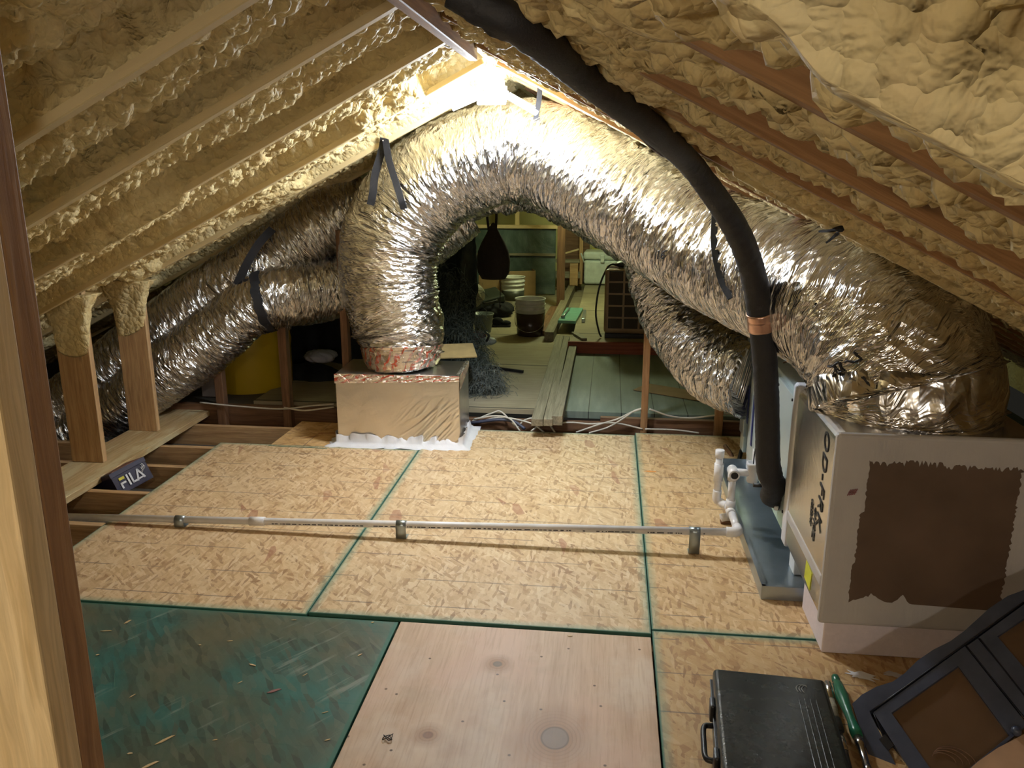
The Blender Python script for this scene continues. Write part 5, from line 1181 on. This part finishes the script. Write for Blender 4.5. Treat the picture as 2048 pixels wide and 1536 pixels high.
# toolbox, clothes, bins at the left of the opening
tb = PZ(975, 640, ZF); t_b = empty('tool_bag', (tb.x-.05, tb.y+.25, ZF+.16), (.25, -.18, .5), label='black-green hard case lying tilted on dark bags', cat='case')
MB().box((0, 0, .03), (.34, .26, .09), bev=.02, seg=3).build('case_body', plain('green_black_shell', (.025, .035, .030), .35), t_b)
MB().tube([(-.08, -.13, .05), (-.07, -.17, .06), (.05, -.17, .06), (.06, -.13, .05)], .010, n=8).build('case_handle', M['black'], t_b)
lumpy('dark_bag', (tb.x-.02, tb.y+.28, ZF+.07), (.27, .2, .10), M['dark'], 12, .2, label='dark bag under the tilted case', cat='bag')
sh = PZ(1000, 655, ZF); s_h = empty('black_shoe', (sh.x, sh.y+.05, ZF), (0, 0, .1), label='black shoe on the rear floor left of the nearer bucket', cat='shoe')
MB().box((0, 0, .012), (.20, .08, .024), bev=.01).build('sole', M['black'], s_h); o = MB().sphere((-.03, 0, .05), .05, (1.1, .75, .9)).sphere((.05, 0, .035), .04, (1.3, .9, .7)).build('upper', M['dark'], s_h)
bn = PZ(963, 668, ZF); b_n = empty('plastic_tub', (bn.x, bn.y+.1, ZF), label='small translucent grey tub beside the fibre tangle', cat='tub')
MB().lathe([(.075, 0), (.10, .17), (.106, .172), (.106, .18), (.096, .18), (.072, .006), (0, .006)], n=28).build('tub_body', plain('cloudy_plastic', (.22, .25, .23), .35), b_n)
rw = PY(972, 682, 6.25); r_w = empty('helmet_liner', rw, label='small red and white rounded object on the fibres', cat='object')
o = MB().sphere((0, 0, 0), .07, (1.2, .9, .5)).build('white_shell', plain('pale_green_white', (.40, .46, .42), .5), r_w); MB().sphere((-.05, 0, .04), .05, (1.1, .9, .8)).build('red_top', plain('dark_red', (.14, .02, .02), .5), r_w); MB().tube([(.0, -.05, -.01), (.03, -.06, .05), (.0, -.04, .08)], .010, n=8).build('black_strap', M['black'], r_w)
lumpy('hose_coil', PY(942, 590, 7.6), (.13, .10, .12), plain('pale_hose', (.34, .32, .20), .6), 2, .1, label='pale coiled hose in the shadow behind the netting', cat='hose')
tag(MB().lathe([(.05, 0), (.05, .10), (.02, .14), (.02, .16), (0, .16)], n=20).build('white_jug', plain('pale_teal_plastic', (.38, .52, .46), .4), loc=PY(946, 545, 8.6)), 'pale green-white container left of the hanging bag', 'container')
# plastic sheeting wall at the rear
ya = 10.1
pa, pb, pc, pd = PY(840, 455, ya), PY(1112, 455, ya), PY(1112, 572, ya), PY(840, 572, ya)
nu, nv = 90, 60; X, Z = np.meshgrid(np.linspace(pa.x, pb.x, nu), np.linspace(ZF+.01, pa.z, nv), indexing='ij')
Yv = ya + .03*fbm(X*3, Z*3, 4, 3)+.012*np.abs(fbm(X*9+Z*6, Z*2, 3, 9))
def sheeting():
    t = NT('dusty_plastic_sheeting'); c = t.coord('Object'); n = t.noise(c, 2.5, 5, .6, 1.5); v = t.vor(c, 28)
    col = t.ramp(n.outputs[0], [(.3, (.055, .085, .07)), (.6, (.10, .14, .12)), (.8, (.20, .25, .21))]); col = t.mix(t.ramp(v.outputs['Distance'], [(.05, .6), (.09, 0)]), col, (.4, .45, .38))
    return t.out(col, .3, 0, t.bump(n.outputs[0], .3, .03))
o = link('plastic_sheeting', grid_mesh('plastic_sheeting', np.stack([X, Yv, Z], -1)), sheeting()); md = o.modifiers.new('t', 'SOLIDIFY'); md.thickness = .01; tag(o, 'dull grey plastic sheeting covering the rear wall', 'sheeting')
bd('ledge_board', pb.x-pa.x+.1, .08, .04, ((pa.x+pb.x)/2, ya, pa.z+.02), (0, 0, 0), M['wood_pale'], 'pale ledge board along the top of the plastic sheeting', 'board')
bd('cross_batten', pb.x-pa.x, .02, .03, ((pa.x+pb.x)/2, ya-.03, PY(1000, 508, ya).z), (0, 0, 0), M['wood_grey'], 'thin batten crossing the plastic sheeting', 'batten')
bd('wall_stud', .6, .06, .05, (PY(1034, 430, ya).x, ya+.05, pa.z+.32), (0, PI/2, 0), M['wood_coated'], 'upright dividing the yellow insulation above the sheeting', 'stud')
for xx in (pb.x+.02, pb.x+.40): pass
bd('partition_board', .34, .03, .75, (pb.x+.22, 10.84, ZF+.09+.375), (0, 0, 0), M['wood_brown'], 'brown panel between the sheeting and the thin rear post', 'panel')
# thin post, steps, yellow box
tp0 = PZ(1161, 568, ZF+.09)
bd('thin_post', 1.0, .045, .045, (tp0.x, tp0.y, ZF+.09+.5), (0, PI/2, 0), M['wood_tan'], 'thin tan upright left of the white cooler', 'post')
stp = empty('wooden_steps', (tp0.x-.16, tp0.y-.1, ZF+.09), label='rough wooden steps beside the thin upright', cat='steps')
MB().box((0, 0, .30), (.30, .16, .03)).build('tread', M['wood_grey'], stp); MB().box((0, -.02, .13), (.32, .03, .08)).build('cross_rail', M['wood_grey'], stp); MB().box((.08, .0, .15), (.10, .14, .30), bev=.004).build('side_board', M['wood_tan'], stp)
MB().box((0, .05, .40), (.28, .02, .02), rot=Euler((0, -.3, 0))).build('slat', M['wood_pale'], stp)
cl = PZ(1205, 572, ZF+.09); coo = empty('cooler', (cl.x+.02, cl.y+.22, ZF+.09), (0, 0, -.05), label='large white picnic cooler with open latch behind the tan heater', cat='cooler')
mb = MB(); mb.box((0, 0, .16), (.50, .34, .30), bev=.03, seg=4).build('cooler_body', M['cooler'], coo)
MB().box((0, 0, .365), (.52, .36, .10), bev=.03, seg=4).build('cooler_lid', M['cooler'], coo)
MB().box((-.02, -.19, .33), (.05, .02, .09), bev=.008).build('latch', M['cooler'], coo); MB().box((-.27, -.10, .33), (.02, .03, .13), rot=Euler((0, -.4, 0)), bev=.006).build('side_handle', M['cooler'], coo)
MB().box((0, 0, .075), (.49, .33, .012)).build('base_line', M['galv'], coo)
tag(MB().box((0, 0, 0), (.24, .2, .07), bev=.01).build('yellow_carton', plain('yellow_green_card', (.62, .60, .12), .6), loc=(coo.location.x-.06, coo.location.y+.32, PY(1180, 502, coo.location.y+.3).z)), 'yellow-green carton above the cooler', 'box')
tag(MB().box((0, 0, 0), (.5, .4, .16), bev=.03).build('shelf_bundle', plain('dark_green_tarp', (.02, .06, .04), .6), loc=(coo.location.x-.0, coo.location.y+.36, PY(1180, 502, coo.location.y+.3).z-.13)), 'dark green bundle behind the cooler under the yellow carton', 'bundle')
# tan heater
hp = PZ(1204, 681, ZF+.09); ht = empty('room_heater', (hp.x+.24, 7.22, ZF+.09), label='tan boxy heater with dark square grille on the step', cat='heater')
MB().box((0, 0, .02), (.44, .26, .04), bev=.005).build('base', M['black'], ht)
hh = (PY(1204, 548, 7.1)-PY(1204, 676, 7.1)).z
MB().box((0, 0, .04+hh/2), (.46, .28, hh), bev=.03, seg=4).build('housing', M['tan_plastic'], ht)
for i in range(3):
    for j in range(5): MB().box((0, 0, 0), (.118, .006, .086), bev=.0028, seg=2).build('grille_panel', M['grille'], ht, loc=(-.135+.135*i, -.1405, .13+.102*j))
MB().box((-.16, 0, .04+hh+.008), (.12, .05, .02), bev=.006).build('top_handle', M['chrome'], ht)
tag(MB().tube([(hp.x+.12, 7.22, ZF+.09+.04+hh+.02), (hp.x+.04, 7.15, ZF+.09+.04+hh+.02), (hp.x-.035, 7.1, ZF+.09+hh*.8), (hp.x-.06, 7.08, ZF+.09+hh*.4), (hp.x-.03, 7.08, ZF+.15), (hp.x-.01, 7.1, ZF+.10)], .008, n=8).build('power_cord', M['black']), 'black cord looping down the left side of the heater', 'cord')
lumpy('cord_bundle', (hp.x+.16, 7.2, ZF+.09+.04+hh+.03), (.07, .05, .028), M['black'], 6, .1, label='black plug bundle on top of the heater', cat='plug')
# teal board with clamp
a_ = PZ(1142, 630, ZF+.11); tbd = empty('teal_board', (a_.x, a_.y, ZF+.0925), (0, 0, -.06), label='pale teal painted board lying on the rear floor', cat='board')
MB().box((0, 0, .015), (.17, .75, .03), bev=.004).build('board', plain('teal_paint', (.16, .42, .34), .4), tbd); MB().cyl((-.05, -.26, .03), (-.05, -.26, .055), .02, n=14).cyl((-.05, -.25, .045), (-.04, .25, .045), .006, n=8).build('clamp', M['galv'], tbd)
tag(MB().box((0, 0, 0), (.05, .30, .02), bev=.003).build('wood_offcut', M['wood_grey'], loc=PZ(1158, 672, ZF+.101), rot=(0, 0, .35)), 'short grey offcut on the floor in front of the teal board', 'offcut')
tag(MB().box((0, 0, 0), (.03, .5, .04), bev=.003).build('metal_bar', M['galv'], loc=PZ(1168, 632, ZF+.112), rot=(0, 0, .0)), 'thin metal bar beside the teal board', 'bar')
tag(MB().box((0, 0, 0), (.55, .22, .004)).build('cardboard_scrap', M['cardboard'], loc=PZ(1352, 785, ZF-.001), rot=(0, 0, -.5)), 'tan cardboard scrap on the teal-lit planks near the curved duct', 'cardboard')
